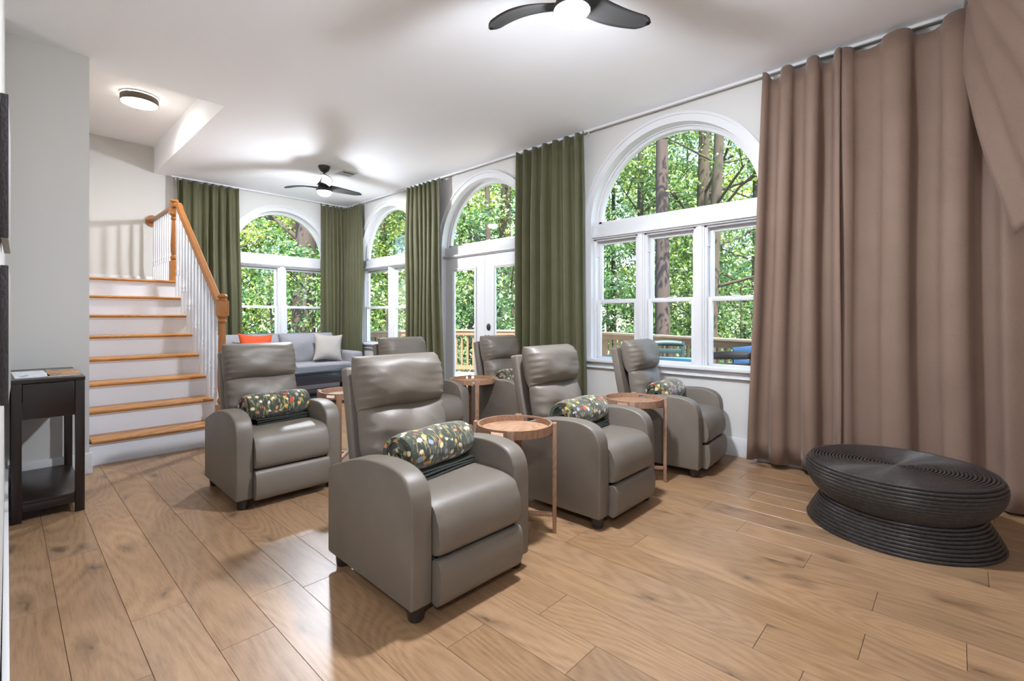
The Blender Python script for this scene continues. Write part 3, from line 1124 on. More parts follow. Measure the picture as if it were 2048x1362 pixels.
def make_recliner():
    root = thing('recliner', '', 'armchair')
    prof = spl([(-.332, .43), (-.322, .487), (-.292, .533), (-.235, .560), (-.14, .571), (0, .562), (.12, .538), (.24, .498), (.335, .462), (.352, .44)], 5)
    prof = [(-.330, .058), (-.334, .25)] + prof + [(.355, .40), (.355, .058)]
    for s in (-1, 1):
        m = MB()
        x0, x1 = (-HW, -HW + .097) if s < 0 else (HW - .097, HW)
        # arm: rounded slab
        bm_ = m.prism(prof, x0, x1)
        arm = m.build('arm', 'leather', root, bevel=.013, seg=3, angle=50)
        pm = MB()
        for xx in (x0 + .003, x1 - .003):
            pts = []
            cy, cz = .0, .3
            for y, z in prof[:-1]:
                q = Vector((y, z)) - Vector((cy, cz))
                q = q * (1 - .010 / q.length)
                pts.append((xx, cy + q.x, cz + q.y))
            pm.tube(pts, .0028, 5)
        pm.build('piping', 'leather', arm)
    # seat, rounded over at the front
    sp_ = spl([(.20, .30), (.21, .40), (.17, .440), (0, .447), (-.18, .452), (-.28, .447), (-.335, .425), (-.366, .375), (-.378, .315), (-.372, .262), (-.352, .238)], 5) + [(-.20, .235), (.20, .235)]
    def soft_block(sp_, hw, name, wrk):
        # profile swept across with softly shrinking ends
        n = len(sp_)
        xs = [-1 + 2 * i / 28 for i in range(29)]
        cy = sum(p[0] for p in sp_) / n
        cz = sum(p[1] for p in sp_) / n
        m = MB()
        vs = []
        for x in xs:
            e = (1 - abs(x) ** 14) ** .5 if abs(x) < 1 else 0
            sh = .965 + .035 * e
            for q, (y, z) in enumerate(sp_):
                k = math.exp(-(1 - abs(x)) / .10)
                wv = 1 + wrk * k * math.sin(q * 1.15 + x * 3)
                vs.append((x * hw, cy + (y - cy) * sh * wv, cz + (z - cz) * sh * wv))
        fs = []
        for i in range(28):
            for q in range(n):
                fs.append((i * n + q, i * n + (q + 1) % n, (i + 1) * n + (q + 1) % n, (i + 1) * n + q))
        fs += [tuple(range(n)), tuple(28 * n + q for q in range(n))]
        m.add(vs, fs)
        return m.build(name, 'leather', root, angle=60)
    soft_block(sp_, HW - .098, 'seat', .006)
    fp = spl([(-.330, .226), (-.362, .228), (-.378, .205), (-.384, .15), (-.378, .09), (-.362, .056), (-.34, .052)], 4) + [(-.325, .06), (-.325, .22)]
    soft_block(fp, HW - .096, 'footrest', .012)
    m = MB()
    m.box(-HW + .09, HW - .09, -.30, .33, .075, .30)
    m.build('base', 'leather', root, bevel=.006)
    # back: shell with two cushions
    tilt = math.radians(11)
    m = MB()
    m.box(-.236, .236, -.03, .03, -.02, .60)
    M = T(0, .262, .315) @ Matrix.Rotation(-tilt, 4, 'X')
    xf(m, M)
    m.build('back_shell', 'leather', root, bevel=.014, seg=3)
    hd = pillow(.472, .262, .125, nx=48, nz=44, wrink=.0062, freq=21, seed=3, soft=.004, back=.55)
    xf(hd, T(0, .262, .835) @ Matrix.Rotation(-tilt, 4, 'X'))
    hd.build('headrest', 'leather', root, angle=70)
    lb = pillow(.466, .40, .115, nx=52, nz=44, wrink=.0068, freq=17, seed=8, soft=.008, seam=.005, back=.35)
    for i, p in enumerate(lb.v):
        # slimmer between the arms
        x, y, z = p
        k = max(0, min(1, (.02 - z) / .1))
        lb.v[i] = (x * (1 - .04 * k), y, z)
    xf(lb, T(0, .205, .545) @ Matrix.Rotation(-tilt, 4, 'X'))
    lb.build('back_cushion', 'leather', root, angle=70)
    for x, y in ((-.272, -.285), (.272, -.285), (-.272, .30), (.272, .30)):
        m = MB()
        m.lathe([(.026, 0), (.030, .006), (.035, .06)], 18, T(x, y, 0))
        m.build('foot', 'dark_foot', root)
    return root
REC = make_recliner()
chairs = [
    ((1.352, 1.790), -1.0, 'grey leather recliner nearest the camera, in the middle of the picture'),
    ((1.262, 3.420), -1.0, 'grey leather recliner standing in front of the staircase'),
    ((2.500, 1.735), 0.5, 'grey leather recliner right of the nearest one, between two round tray tables'),
    ((3.665, 1.700), 4.5, 'grey leather recliner against the wall under the triple window'),
    ((2.565, 3.560), -1.0, 'grey leather recliner half hidden behind the nearest recliner'),
    ((3.505, 3.215), -2.0, 'grey leather recliner in the back row in front of the double door'),
]
for i, (p, rz, lab) in enumerate(chairs):
    o = REC if i == 0 else copy_tree(REC)
    o.location = (p[0], p[1], 0)
    o.rotation_euler = (0, 0, math.radians(rz))
    tag(o, lab, 'armchair', 'grey recliners in two rows')

# rolled floral blankets on the seats
def make_roll():
    root = thing('rolled_blanket', '', 'blanket')
    turns, th = 3.0, .025
    n = 120
    pts = []
    for k in range(n + 1):
        a = 2 * PI * turns * k / n
        r = .012 + (.092 - .012) * k / n
        pts.append((r * math.cos(-a + 5.0) * 1.14, r * math.sin(-a + 5.0)))
    L2 = .20
    nx = 20
    vs, fs = [], []
    cols = []
    for i in range(nx + 1):
        x = -L2 + 2 * L2 * i / nx
        e = 1 - .10 * (abs(x) / L2) ** 6
        ring = []
        for side in (1, -1):
            seq = range(n + 1) if side > 0 else range(n, -1, -1)
            for k in seq:
                y, z = pts[k]
                q = Vector((y, z))
                t = q.normalized() * (th * .47 * side)
                wob = 1 + .02 * math.sin(7 * x / L2 + k * .12)
                ring.append((x + .006 * math.sin(k * .21), (y + t.x) * e * wob, (z + t.y) * e * wob))
        cols.append(len(ring))
        vs += ring
    k = cols[0]
    for i in range(nx):
        for q in range(k):
            fs.append((i * k + q, i * k + (q + 1) % k, (i + 1) * k + (q + 1) % k, (i + 1) * k + q))
    for i in (0, nx):
        for q in range(n):
            fs.append((i * k + q, i * k + q + 1, i * k + k - 2 - q, i * k + k - 1 - q))
    m = MB()
    m.add(vs, fs)
    xf(m, T(0, 0, .100))
    m.build('roll', 'floral_fleece', root, angle=60)
    fl = MB()
    for q, (z0, z1, yy) in enumerate(((.0, .011, -.105), (.012, .022, -.10), (.023, .032, -.092))):
        def g(i, j, z0=z0, z1=z1, yy=yy, q=q):
            x = -.165 + .345 * i / 16
            y = [0.02, yy, yy - .006, yy, .02][j]
            z = [z1, z1, (z0 + z1) / 2, z0, z0][j]
            return (x, y + .004 * math.sin(9 * x + q), z + .002 * math.sin(14 * x + q * 2))
        fl.grid(17, 5, g)
    fl.build('loose_end', 'dark_fleece', root, angle=70)
    return root
ROLL = make_roll()
rolls = [
    ('floral rolled blanket on the recliner nearest the camera', 0, (.015, .0, .450), 8),
    ('floral rolled blanket on the recliner in front of the staircase', 1, (.02, .01, .450), 6),
    ('floral rolled blanket on the recliner between two round tray tables', 2, (.02, .02, .450), 2),
    ('floral rolled blanket on the recliner under the triple window', 3, (.02, .03, .452), 0),
    ('floral rolled blanket on the recliner hidden behind the nearest one', 4, (.045, .03, .452), 4),
    ('floral rolled blanket on the back row recliner by the double door', 5, (.0, .03, .452), 4),
]
for i, (lab, ci, lp, rz) in enumerate(rolls):
    o = ROLL if i == 0 else copy_tree(ROLL)
    p, crz, _ = chairs[ci]
    a = math.radians(crz)
    x = p[0] + lp[0] * math.cos(a) - lp[1] * math.sin(a)
    y = p[1] + lp[0] * math.sin(a) + lp[1] * math.cos(a)
    o.location = (x, y, lp[2])
    o.rotation_euler = (0, 0, math.radians(rz + crz))
    tag(o, lab, 'blanket', 'rolled blankets on the recliners')

# ================================================================== TRAY TABLES
def make_tray():
    root = thing('tray_table', '', 'side table')
    R, zt, hh = .203, .582, .042
    m = MB()
    m.lathe([(0, zt - hh), (R - .004, zt - hh), (R - .004, zt - hh + .010), (0, zt - hh + .010)], 48)
    tray = m.build('tray', 'tray_floor', root)
    # rim with two hand slots
    n = 96
    zs = [zt - hh - .002, zt - hh + .011, zt - .011, zt]
    slots = []
    for c in (math.radians(194), math.radians(14)):
        slots.append(c)
    def in_slot(a):
        return any(abs((a - c + PI) % (2 * PI) - PI) < .19 for c in slots)
    m = MB()
    vs = []
    for q in (R - .010, R):
        for z in zs:
            for i in range(n):
                a = 2 * PI * i / n
                vs.append((q * math.cos(a), q * math.sin(a), z))
    idx = lambda q, z, i: (q * 4 + z) * n + i % n
    fs = []
    for i in range(n):
        mid = 2 * PI * (i + .5) / n
        hole = in_slot(mid)
        for z in range(3):
            if z == 1 and hole:
                for zz in (1, 2):
                    fs.append((idx(0, zz, i), idx(0, zz, i + 1), idx(1, zz, i + 1), idx(1, zz, i)))
                for e, other in ((i, 2 * PI * (i - .5) / n), (i + 1, 2 * PI * (i + 1.5) / n)):
                    if not in_slot(other):
                        fs.append((idx(0, 1, e), idx(0, 2, e), idx(1, 2, e), idx(1, 1, e)))
                continue
            for q in (0, 1):
                fs.append((idx(q, z, i), idx(q, z, i + 1), idx(q, z + 1, i + 1), idx(q, z + 1, i)))
        for z in (0, 3):
            fs.append((idx(0, z, i), idx(0, z, i + 1), idx(1, z, i + 1), idx(1, z, i)))
    m.add(vs, fs)
    m.build('rim', 'tray_wood', root, angle=40)
    for k in range(4):
        a = math.radians(-53 + 90 * k)
        M = Matrix.Rotation(a, 4, 'Z')
        m = MB()
        m.box(R + .0005, R + .022, -.018, .018, 0, zt + .004)
        o = xf(m, M).build('leg', 'tray_wood', root, bevel=.002)
    for k in range(2):
        a = math.radians(-53 + 90 * k)
        m = MB()
        m.box(-R, R, -.014, .014, .085 + .0 * k, .105)
        xf(m, Matrix.Rotation(a, 4, 'Z')).build('stretcher', 'tray_wood', root, bevel=.002)
        m = MB()
        m.box(-R, R, -.014, .014, zt - hh - .024, zt - hh - .002)
        xf(m, Matrix.Rotation(a, 4, 'Z')).build('top_stretcher', 'tray_wood', root, bevel=.002)
    return root
TRAY = make_tray()
for i, (x, y, rl, rt_, lab) in enumerate([
        (1.893, 1.752, 0, 0, 'round wooden tray table beside the arm of the nearest recliner'),
        (3.070, 1.690, -9, -9, 'round wooden tray table left of the recliner under the triple window'),
        (3.030, 3.340, 20, 42, 'round wooden tray table in the back row, below the double door'),
        (1.845, 3.50, 10, 10, 'round wooden tray table mostly hidden behind the nearest recliner')]):
    o = TRAY if i == 0 else copy_tree(TRAY)
    o.location = (x, y, 0)
    o.rotation_euler = (0, 0, rad(rl))
    for ch in o.children:
        if ch.name.split('.')[0] in ('tray', 'rim'):
            ch.rotation_euler = (0, 0, rad(rt_ - rl))
    tag(o, lab, 'side table', 'round tray tables')

# ================================================================== OTTOMAN of coiled rope
def ottoman():
    root = thing('coiled_ottoman', 'low round black coiled ottoman with a pinched waist', 'ottoman', (3.355, .245, 0))
    def coil(prof, rad, name, mat='black_rope'):
        m = MB()
        for r, z in prof:
            ring = [(r * math.cos(2 * PI * i / 64), r * math.sin(2 * PI * i / 64), z) for i in range(64)]
            m.tube(ring, rad, 6, closed=True)
        return m.build(name, mat, root, angle=60)
    def along(pts, step):
        # evenly spaced points on a polyline
        out, acc = [pts[0]], 0
        for a, b in zip(pts[:-1], pts[1:]):
            a, b = np.array(a), np.array(b)
            d = np.linalg.norm(b - a)
            t = step - acc
            while t <= d:
                out.append(tuple(a + (b - a) * t / d))
                t += step
            acc = d - (t - step)
        return out
    up = spl([(.405, .338), (.418, .318), (.421, .285), (.414, .25), (.396, .212), (.368, .178), (.335, .150)], 12)
    lo = spl([(.335, .148), (.350, .128), (.374, .09), (.398, .045), (.416, .008)], 12)
    coil(along(up, .0180), .0098, 'upper_coil')
    coil(along(lo, .0180), .0098, 'base_coil')
    topc = [(r, .344 - .004 * (r / .4) ** 8 - .010 * (1 - r / .4)) for r in np.arange(.012, .405, .0165)]
    coil(topc, .0088, 'top_coil')
    m = MB()
    m.lathe([(.398, .004), (.386, .03), (.352, .095), (.320, .148), (.352, .180), (.380, .213), (.398, .25), (.405, .285), (.400, .318), (.388, .334), (.0, .330)], 48)
    m.build('core', 'black_rope', root, angle=60)
ottoman()

# ================================================================== CONSOLE TABLE and brochures
def console():
    x0, x1, y0, y1, zt = .030, .335, 3.815, 4.60, .80
    root = thing('console_table', 'narrow dark brown console table with lower shelf against the left wall', 'console table', ((x0 + x1) / 2, (y0 + y1) / 2, 0))
    def B(m, name, **kw):
        xf(m, T(-(x0 + x1) / 2, -(y0 + y1) / 2, 0))
        return m.build(name, 'espresso', root, bevel=.002, **kw)
    lg = .042
    for xx in (x0, x1 - lg):
        for yy in (y0, y1 - lg):
            B(MB().box(xx, xx + lg, yy, yy + lg, 0, zt - .022), 'leg')
    B(MB().box(x0 - .002, x1 + .002, y0 - .002, y1 + .002, zt - .022, zt), 'top')
    dr = MB().box(x0 + lg + .002, x1 - lg - .002, y0 + .004, y0 + .024, zt - .225, zt - .026)
    B(dr, 'drawer_front')
    m = MB()
    m.box(x0 + .006, x0 + .024, y0 + lg, y1 - lg, zt - .225, zt - .022)
    m.box(x1 - .024, x1 - .006, y0 + lg, y1 - lg, zt - .225, zt - .022)
    m.box(x0 + lg, x1 - lg, y1 - .024, y1 - .006, zt - .225, zt - .022)
    B(m, 'apron')
    m = MB()
    m.box(x0 + .004, x1 - .004, y0 + .006, y1 - .006, .098, .116)
    m.box(x0 + lg, x1 - lg, y0 + .006, y0 + .026, .055, .098)
    m.box(x0 + .006, x0 + .026, y0 + lg, y1 - lg, .055, .098)
    m.box(x1 - .026, x1 - .006, y0 + lg, y1 - lg, .055, .098)
    B(m, 'lower_shelf')
console()
def leaflet(name, label, mat, x, y, rz, w_, h_):
    root = thing(name, label, 'brochure', (x, y, .801), rz)
    m = MB()
    m.box(-w_ / 2, w_ / 2, -h_ / 2, h_ / 2, 0, .004)
    m.build('pages', 'trim_paint', root)
    m = MB()
    m.box(-w_ / 2, w_ / 2, -h_ / 2, h_ / 2, .0042, .0056)
    m.build('cover', mat, root)
leaflet('brochure', 'blue and white brochure on the console table', 'print_blue', .112, 4.12, .03, .145, .44)
leaflet('brochure', 'amber and brown brochure on the console table', 'print_amber', .258, 4.12, -.03, .145, .46)

# wall art on the left wall, seen from the side
for lab, z0, z1 in (('upper dark linen canvas on the left wall', 1.368, 1.762), ('lower dark linen canvas on the left wall', .909, 1.293)):
    root = thing('wall_canvas', lab, 'picture', (0, 1.9, z0), -math.radians(1.0), 'dark canvases on the left wall')
    m = MB()
    m.box(-.0055, .0105, 0, .006, 0, z1 - z0)
    m.build('edge', 'canvas_dark', root, bevel=.002)
    m = MB()
    m.box(-.0055, .0098, .006, .48, .001, z1 - z0 - .001)
    m.build('frame', 'frame_grey', root, bevel=.001)

# ================================================================== CEILING FANS, LIGHTS, VENT
def fan(label, x, y, zl, R, angs, glow='lamp_globe'):
    root = thing('ceiling_fan', label, 'ceiling fan', (x, y, H), 0, 'black ceiling fans')
    top = H - zl
    m = MB()
    m.lathe([(0, 0), (.072, 0), (.070, -.02), (.052, -.055), (.028, -.075), (0, -.078)], 28)
    m.build('canopy', 'black_plastic', root)
    m = MB()
    m.lathe([(.0125, -.05), (.0125, -top + .18)], 14)
    m.build('downrod', 'black_plastic', root)
    m = MB()
    m.lathe([(.0, -top + .22), (.026, -top + .22), (.034, -top + .17), (.055, -top + .12), (.080, -top + .075), (.094, -top + .045), (.096, -top + .026), (.0945, -top + .021), (.087, -top + .021), (.086, -top + .024), (0, -top + .024)], 32)
    m.build('motor_housing', 'black_plastic', root)
    m = MB()
    m.lathe([(.084, -top + .026), (.082, -top + .012), (.070, -top - .010), (.045, -top - .026), (.02, -top - .033), (0, -top - .034)], 32)
    tag(m.build('light_globe', glow, root), 'glowing white lamp globe')
    for an in angs:
        a = PI / 2 - YAW - PI / 2 + an      # measured from the picture's right
        M = Matrix.Rotation(a, 4, 'Z')
        m = MB()
        n = 18
        def fn(i, j):
            t = i / (n - 1)
            r = .05 + (R - .05) * t
            s = j / 6 * 2 - 1
            ch = .066 * (1 - .30 * t) * (1 + .15 * math.sin(PI * t))
            ch *= max(.12, 1 - max(0, (t - .86) / .14) ** 2.5)
            sweep = .06 * math.sin(PI * t * .85) - .02
            tw = math.radians(17 - 9 * t)
            zc = -top + .075 + .015 * t + .012 * math.sin(PI * t)
            yy = s * ch
            return (r, sweep + yy * math.cos(tw), zc + yy * math.sin(tw) * -1 + .006 * (1 - s * s))
        m.grid(n, 7, fn)
        b = xf(m, M).build('blade', 'black_plastic', root, angle=70)
        md = b.modifiers.new('solid', 'SOLIDIFY')
        md.thickness = .008
        md.offset = 0
fan('black three-blade ceiling fan with lit globe above the nearest recliners', 2.015, 1.462, 2.715, .515, (rad(24), rad(148), rad(268)))
fan('added unseen black ceiling fan with lit globe behind the camera, over the open floor', -1.15, -.95, 2.715, .515, (rad(30), rad(150), rad(270)), 'added_fan_globe')  # unseen fan, added to light the fronts of the recliners
fan('black three-blade ceiling fan with lit globe near the far corner', 2.79, 5.88, 2.725, .54, (rad(172), rad(50), rad(-70)))

root = thing('flush_light', 'round bronze flush ceiling light over the stair landing', 'ceiling light', (.955, 6.12, 3.42))
m = MB()
m.lathe([(.155, 0), (.155, -.006), (.16, -.006), (.16, -.012), (.03, -.012)], 40)
m.build('base', 'trim_paint', root)
m = MB()
m.lathe([(.153, -.018), (.159, -.018), (.159, -.082), (.153, -.082), (.153, -.018)], 48, cap=False)
m.build('band', 'bronze', root, angle=30)
m = MB()
m.lathe([(0, -.014), (.150, -.014), (.151, -.082), (.13, -.088), (0, -.090)], 48)
tag(m.build('diffuser', 'flush_glow', root, angle=30), 'glowing opal diffuser')

root = thing('ceiling_vent', 'white ceiling air vent beside the far fan', 'vent', (3.13, 5.94, H))
m = MB()
m.box(-.10, .10, -.125, .125, -.006, 0)
m.build('frame', 'trim_paint', root, bevel=.002)
for i in range(5):
    m = MB()
    m.bar((-.075, -.084 + .042 * i, -.008), (.075, -.084 + .042 * i, -.008), .030, .003)
    m.build('slat', 'vent_dark' if i == 1 else 'trim_paint', root)

# ================================================================== SOFA, CUSHIONS, COFFEE TABLE
def sofa():
    x0, x1, y0, y1 = 1.78, 3.86, 6.78, 7.66
    root = thing('sofa', 'grey fabric sofa under the back window', 'sofa', ((x0 + x1) / 2, (y0 + y1) / 2, 0))
    cx, cy = (x0 + x1) / 2, (y0 + y1) / 2
    def B(m, name, bevel=.03, seg=3):
        return xf(m, T(-cx, -cy, 0)).build(name, 'sofa_cloth', root, bevel=bevel, seg=seg, angle=50)
    B(MB().box(x0 + .02, x1 - .02, y0 + .05, y1, .10, .34), 'base', .02)
    B(MB().box(x0, x0 + .19, y0 + .02, y1, .08, .625), 'arm', .045)
    B(MB().box(x1 - .19, x1, y0 + .02, y1, .08, .625), 'arm', .045)
    B(MB().box(x0 + .15, x1 - .15, y1 - .18, y1, .30, .80), 'backrest', .04)
    wd = (x1 - x0 - .38) / 2
    for i in range(2):
        a = x0 + .19 + i * wd
        B(MB().box(a + .004, a + wd - .004, y0, y1 - .2, .335, .475), 'seat_cushion', .035)
        m = pillow(wd - .01, .50, .14, nx=30, nz=22, wrink=.008, freq=6, seed=20 + i, soft=.010, back=.5, p=7)
        xf(m, T(a + wd / 2 - cx, y1 - .24 - cy, .66) @ Matrix.Rotation(-.17, 4, 'X'))
        m.build('back_cushion', 'sofa_cloth', root, angle=70)
    for xx in (x0 + .08, x1 - .08):
        for yy in (y0 + .12, y1 - .08):
            m = MB()
            m.lathe([(.022, 0), (.03, .10)], 14, T(xx - cx, yy - cy, 0))
            m.build('leg', 'dark_foot', root)
sofa()
def throw(label, mat, x, y, z, size, ry, rx, rz, seed):
    root = thing('throw_pillow', label, 'pillow', (x, y, z), rz)
    m = pillow(size, size, .075, nx=26, nz=26, wrink=.004, freq=6, seed=seed, soft=.004, back=1.0, p=2.6)
    for i, (a, b, c) in enumerate(m.v):       # pinched sides, pointed corners
        u, v = a / size * 2, c / size * 2
        m.v[i] = (a * (1 - .16 * (1 - v * v)), b, c * (1 - .16 * (1 - u * u)))
    xf(m, T(0, 0, size / 2 * .98) @ Matrix.Rotation(rx, 4, 'X') @ Matrix.Rotation(ry, 4, 'Y'))
    m.build('cover', mat, root, angle=70)
    e = MB()
    s = size / 2 * .99
    pts = []
    for q in range(4):
        a0 = [(-1, -1), (1, -1), (1, 1), (-1, 1)][q]
        a1 = [(1, -1), (1, 1), (-1, 1), (-1, -1)][q]
        for k in range(8):
            t = k / 8
            u, v = a0[0] + (a1[0] - a0[0]) * t, a0[1] + (a1[1] - a0[1]) * t
            pts.append((u * s * (1 - .16 * (1 - v * v)), 0, v * s * (1 - .16 * (1 - u * u))))
    e.tube(pts, .005, 5, closed=True)
    xf(e, T(0, 0, size / 2 * .98) @ Matrix.Rotation(rx, 4, 'X') @ Matrix.Rotation(ry, 4, 'Y'))
    e.build('piping', mat, root)
throw('bright orange throw pillow on the grey sofa', 'orange_cloth', 2.42, 7.16, .475, .46, .06, -.30, .05, 31)
throw('pale grey throw pillow at the right end of the sofa', 'pillow_cloth', 3.42, 7.08, .475, .44, .10, -.32, -.15, 33)

def coffee():
    x0, x1, y0, y1 = 2.33, 3.42, 6.02, 6.60
    cx, cy = (x0 + x1) / 2, (y0 + y1) / 2
    root = thing('coffee_table', 'dark navy coffee table with lower shelf in front of the sofa', 'coffee table', (cx, cy, 0))
    def B(m, name):
        return xf(m, T(-cx, -cy, 0)).build(name, 'navy_paint', root, bevel=.004)
    B(MB().box(x0 - .02, x1 + .02, y0 - .02, y1 + .02, .425, .455), 'top')
    m = MB()
    m.box(x0 + .01, x1 - .01, y0 + .005, y0 + .025, .29, .425)
    m.box(x0 + .01, x1 - .01, y1 - .025, y1 - .005, .29, .425)
    m.box(x0 + .005, x0 + .025, y0 + .01, y1 - .01, .29, .425)
    m.box(x1 - .025, x1 - .005, y0 + .01, y1 - .01, .29, .425)
    B(m, 'apron')
    B(MB().box(x0 + .01, x1 - .01, y0 + .01, y1 - .01, .10, .14), 'lower_shelf')
    for xx in (x0, x1 - .06):
        for yy in (y0, y1 - .06):
            B(MB().box(xx, xx + .06, yy, yy + .06, 0, .425), 'leg')
coffee()

# ================================================================== OUTSIDE: deck, rail, furniture
ZD = -.09
dk = thing('wooden_deck', 'pale timber deck outside the windows', 'deck', (6, 5, ZD))
DPOLY = [(XO, -1.2), (5.6, -.2), (6.25, 1.6), (7.75, 4.9), (7.8, 7.0), (7.0, 8.75), (1.0, 8.9)]
def deck_x(y):
    """outer edge of the deck at this y"""
    E = [(-1.2, 4.9), (-.2, 5.6), (1.6, 6.25), (4.9, 7.75), (7.0, 7.8), (8.8, 7.0)]
    for (ya, xa), (yb, xb) in zip(E[:-1], E[1:]):
        if ya <= y <= yb:
            return xa + (xb - xa) * (y - ya) / (yb - ya)
    return XO
y = -1.1
while y < 8.8:
    xe = deck_x(y + .07)
    xs = XO + .005 if y < YO + .005 else 1.0
    m = MB().box(xs - 6, xe - 6, y - 5, y + .138 - 5, -.035, 0)
    m.build('deck_board', 'deck_board', dk)
    y += .144
def railing(label, a, b, posts=None, tall=None):
    a, b = Vector(a), Vector(b)
    d = (b - a)
    ln = d.length
    root = thing('deck_railing', label, 'railing', (a.x, a.y, ZD), math.atan2(d.y, d.x), 'timber deck railings')
    zt = .93
    MB().box(0, ln, -.07, .07, zt, zt + .038).build('top_cap', 'deck_cap', root, bevel=.004)
    MB().box(0, ln, -.05, -.012, zt - .09, zt).build('top_rail', 'deck_rail', root)
    MB().box(0, ln, -.05, -.012, .07, .16).build('bottom_rail', 'deck_rail', root)
    n = max(1, round(ln / 1.7))
    for i in range(n + 1):
        x = ln * i / n
        MB().box(x - .045, x + .045, -.012, .078, -.3, zt).build('post', 'deck_rail', root)
    bm_ = MB().box(-.019, .019, -.012, .026, .03, zt - .02).mesh('baluster', 'deck_rail')
    k = int(ln / .135)
    for i in range(1, k):
        o = link('baluster', bm_, root)
        o.location = (ln * i / k, 0, 0)
    if tall:
        MB().box(tall - .07, tall + .07, -.02, .09, -.3, 1.42).build('tall_post', 'deck_rail', root)
railing('timber deck railing outside the back window behind the sofa', (1.6, 8.72), (6.95, 8.62), tall=2.55)
railing('timber deck railing at the far deck corner beyond the double door', (6.95, 8.62), (7.75, 7.0))
railing('timber deck railing beyond the glass of the double door', (7.75, 7.0), (7.70, 4.9))
railing('timber deck railing outside the triple window', (7.70, 4.9), (6.22, 1.6))
railing('timber deck railing outside the wall of brown curtains', (6.22, 1.6), (5.6, -.1))

def adirondack(label, x, y, rz):
    root = thing('adirondack_chair', label, 'chair', (x, y, ZD), rz)
    for i in range(6):
        u = (i - 2.5)
        h = .93 - .018 * u * u * 1.6
        m = MB()
        M = T(u * .085, .28, .30) @ Matrix.Rotation(-.30, 4, 'X') @ Matrix.Rotation(u * .035, 4, 'Y')
        m.box(-.039, .039, -.01, .01, 0, h, M)
        m.build('back_slat', 'blue_resin', root, bevel=.006)
    for i in range(6):
        MB().box(-.26, .26, -.35 + i * .10, -.26 + i * .10, .36 - i * .022, .38 - i * .022).build('seat_slat', 'blue_resin', root, bevel=.005)
    for s in (-1, 1):
        MB().box(s * .30 - .07, s * .30 + .07, -.42, .34, .55, .575).build('arm', 'blue_resin', root, bevel=.008)
        MB().box(s * .29 - .015, s * .29 + .015, -.36, -.24, 0, .55).build('leg', 'blue_resin', root)
        m = MB()
        m.bar((s * .25, -.34, .33), (s * .25, .48, .03), .03, .12)
        m.build('side_rail', 'blue_resin', root)
        MB().box(s * .29 - .015, s * .29 + .015, .22, .30, .15, .55).build('leg', 'blue_resin', root)
adirondack('light blue slatted garden chair on the deck beyond the double door', 6.33, 5.72, -2.2)

def patio_chair(label, x, y, rz, mat, group=None):
    root = thing('patio_chair', label, 'chair', (x, y, ZD), rz, group)
    for s in (-1, 1):
        m = MB()
        m.bar((s * .21, .21, 0), (s * .21, .25, .90), .04, .05)
        m.build('rear_leg', mat, root)
        MB().box(s * .21 - .02, s * .21 + .02, -.22, -.18, 0, .43).build('front_leg', mat, root)
    m = MB()
    n = 12
    def fn(i, j):
        u = -1 + 2 * i / n
        z = [.835, .895 + .02 * (1 - u * u)][j]
        return (u * .215, .245 + .03 * (1 - u * u) - (0 if j else .01), z)
    m.grid(n + 1, 2, fn)
    b = m.build('crest', mat, root)
    b.modifiers.new('s', 'SOLIDIFY').thickness = .02
    MB().box(-.215, .215, .228, .248, .73, .795).build('back_slat', mat, root, bevel=.004)
    for i in range(4):
        MB().box(-.22, .22, -.23 + i * .115, -.13 + i * .115, .42, .44).build('seat_slat', mat, root, bevel=.004)
patio_chair('teal patio chair at the far end of the blue patio table', 6.27, 2.92, -1.1, 'teal_resin')
patio_chair('brown patio chair on the house side of the patio table, nearer the double door', 5.00, 1.78, 2.35, 'brown_resin', 'brown patio chairs')
patio_chair('brown patio chair on the house side of the patio table, beside the brown curtain', 5.00, 1.28, 2.35, 'brown_resin', 'brown patio chairs')
def patio_table():
    root = thing('patio_table', 'blue slatted patio table on the deck outside the triple window', 'table', (5.45, 2.80, ZD), .42)
    for i in range(8):
        MB().box(-.44 + i * .11, -.44 + i * .11 + .10, -.70, .70, .70, .725).build('top_slat', 'blue_resin', root, bevel=.004)
    m = MB()
    m.box(-.40, .40, -.66, -.63, .62, .70)
    m.box(-.40, .40, .63, .66, .62, .70)
    m.box(-.40, -.37, -.66, .66, .62, .70)
    m.box(.37, .40, -.66, .66, .62, .70)
    m.build('apron', 'brown_resin', root)
    for sx in (-1, 1):
        for sy in (-1, 1):
            MB().box(sx * .37 - .03, sx * .37 + .03, sy * .62 - .03, sy * .62 + .03, 0, .70).build('leg', 'brown_resin', root)
patio_table()
def bench():
    root = thing('patio_bench', 'royal blue bench along the deck railing behind the patio table', 'bench', (5.93, 1.52, ZD), .42)
    MB().box(-.20, .20, -.40, .40, .40, .44).build('seat', 'royal_resin', root, bevel=.006)
    n = 10
    m = MB()
    m.prism([(-.40, .80), (-.40, .88), (-.2, .905), (0, .915), (.2, .905), (.40, .88), (.40, .80)], .19, .215)
    m.box(.192, .213, -.40, .40, .66, .74)
    m.build('backrest', 'royal_resin', root, bevel=.004)
    for sy in (-1, 1):
        for xx in (-.17, .19):
            MB().box(xx - .025, xx + .025, sy * .36 - .03, sy * .36 + .03, 0, .86 if xx > 0 else .40).build('leg', 'royal_resin', root)
bench()

# ================================================================== WOODS
gd = MB()
ng = 40
def gfn(i, j):
    x, y = -60 + 160 * i / (ng - 1), -60 + 170 * j / (ng - 1)
    d = math.hypot(x - 5, y - 5)
    return (x, y, -2.2 + .25 * math.sin(x * .35) + .3 * math.sin(y * .28 + 1) - .02 * max(0, d - 15))
gd.grid(ng, ng, gfn)
struct(gd.build('ground', 'forest_floor'))

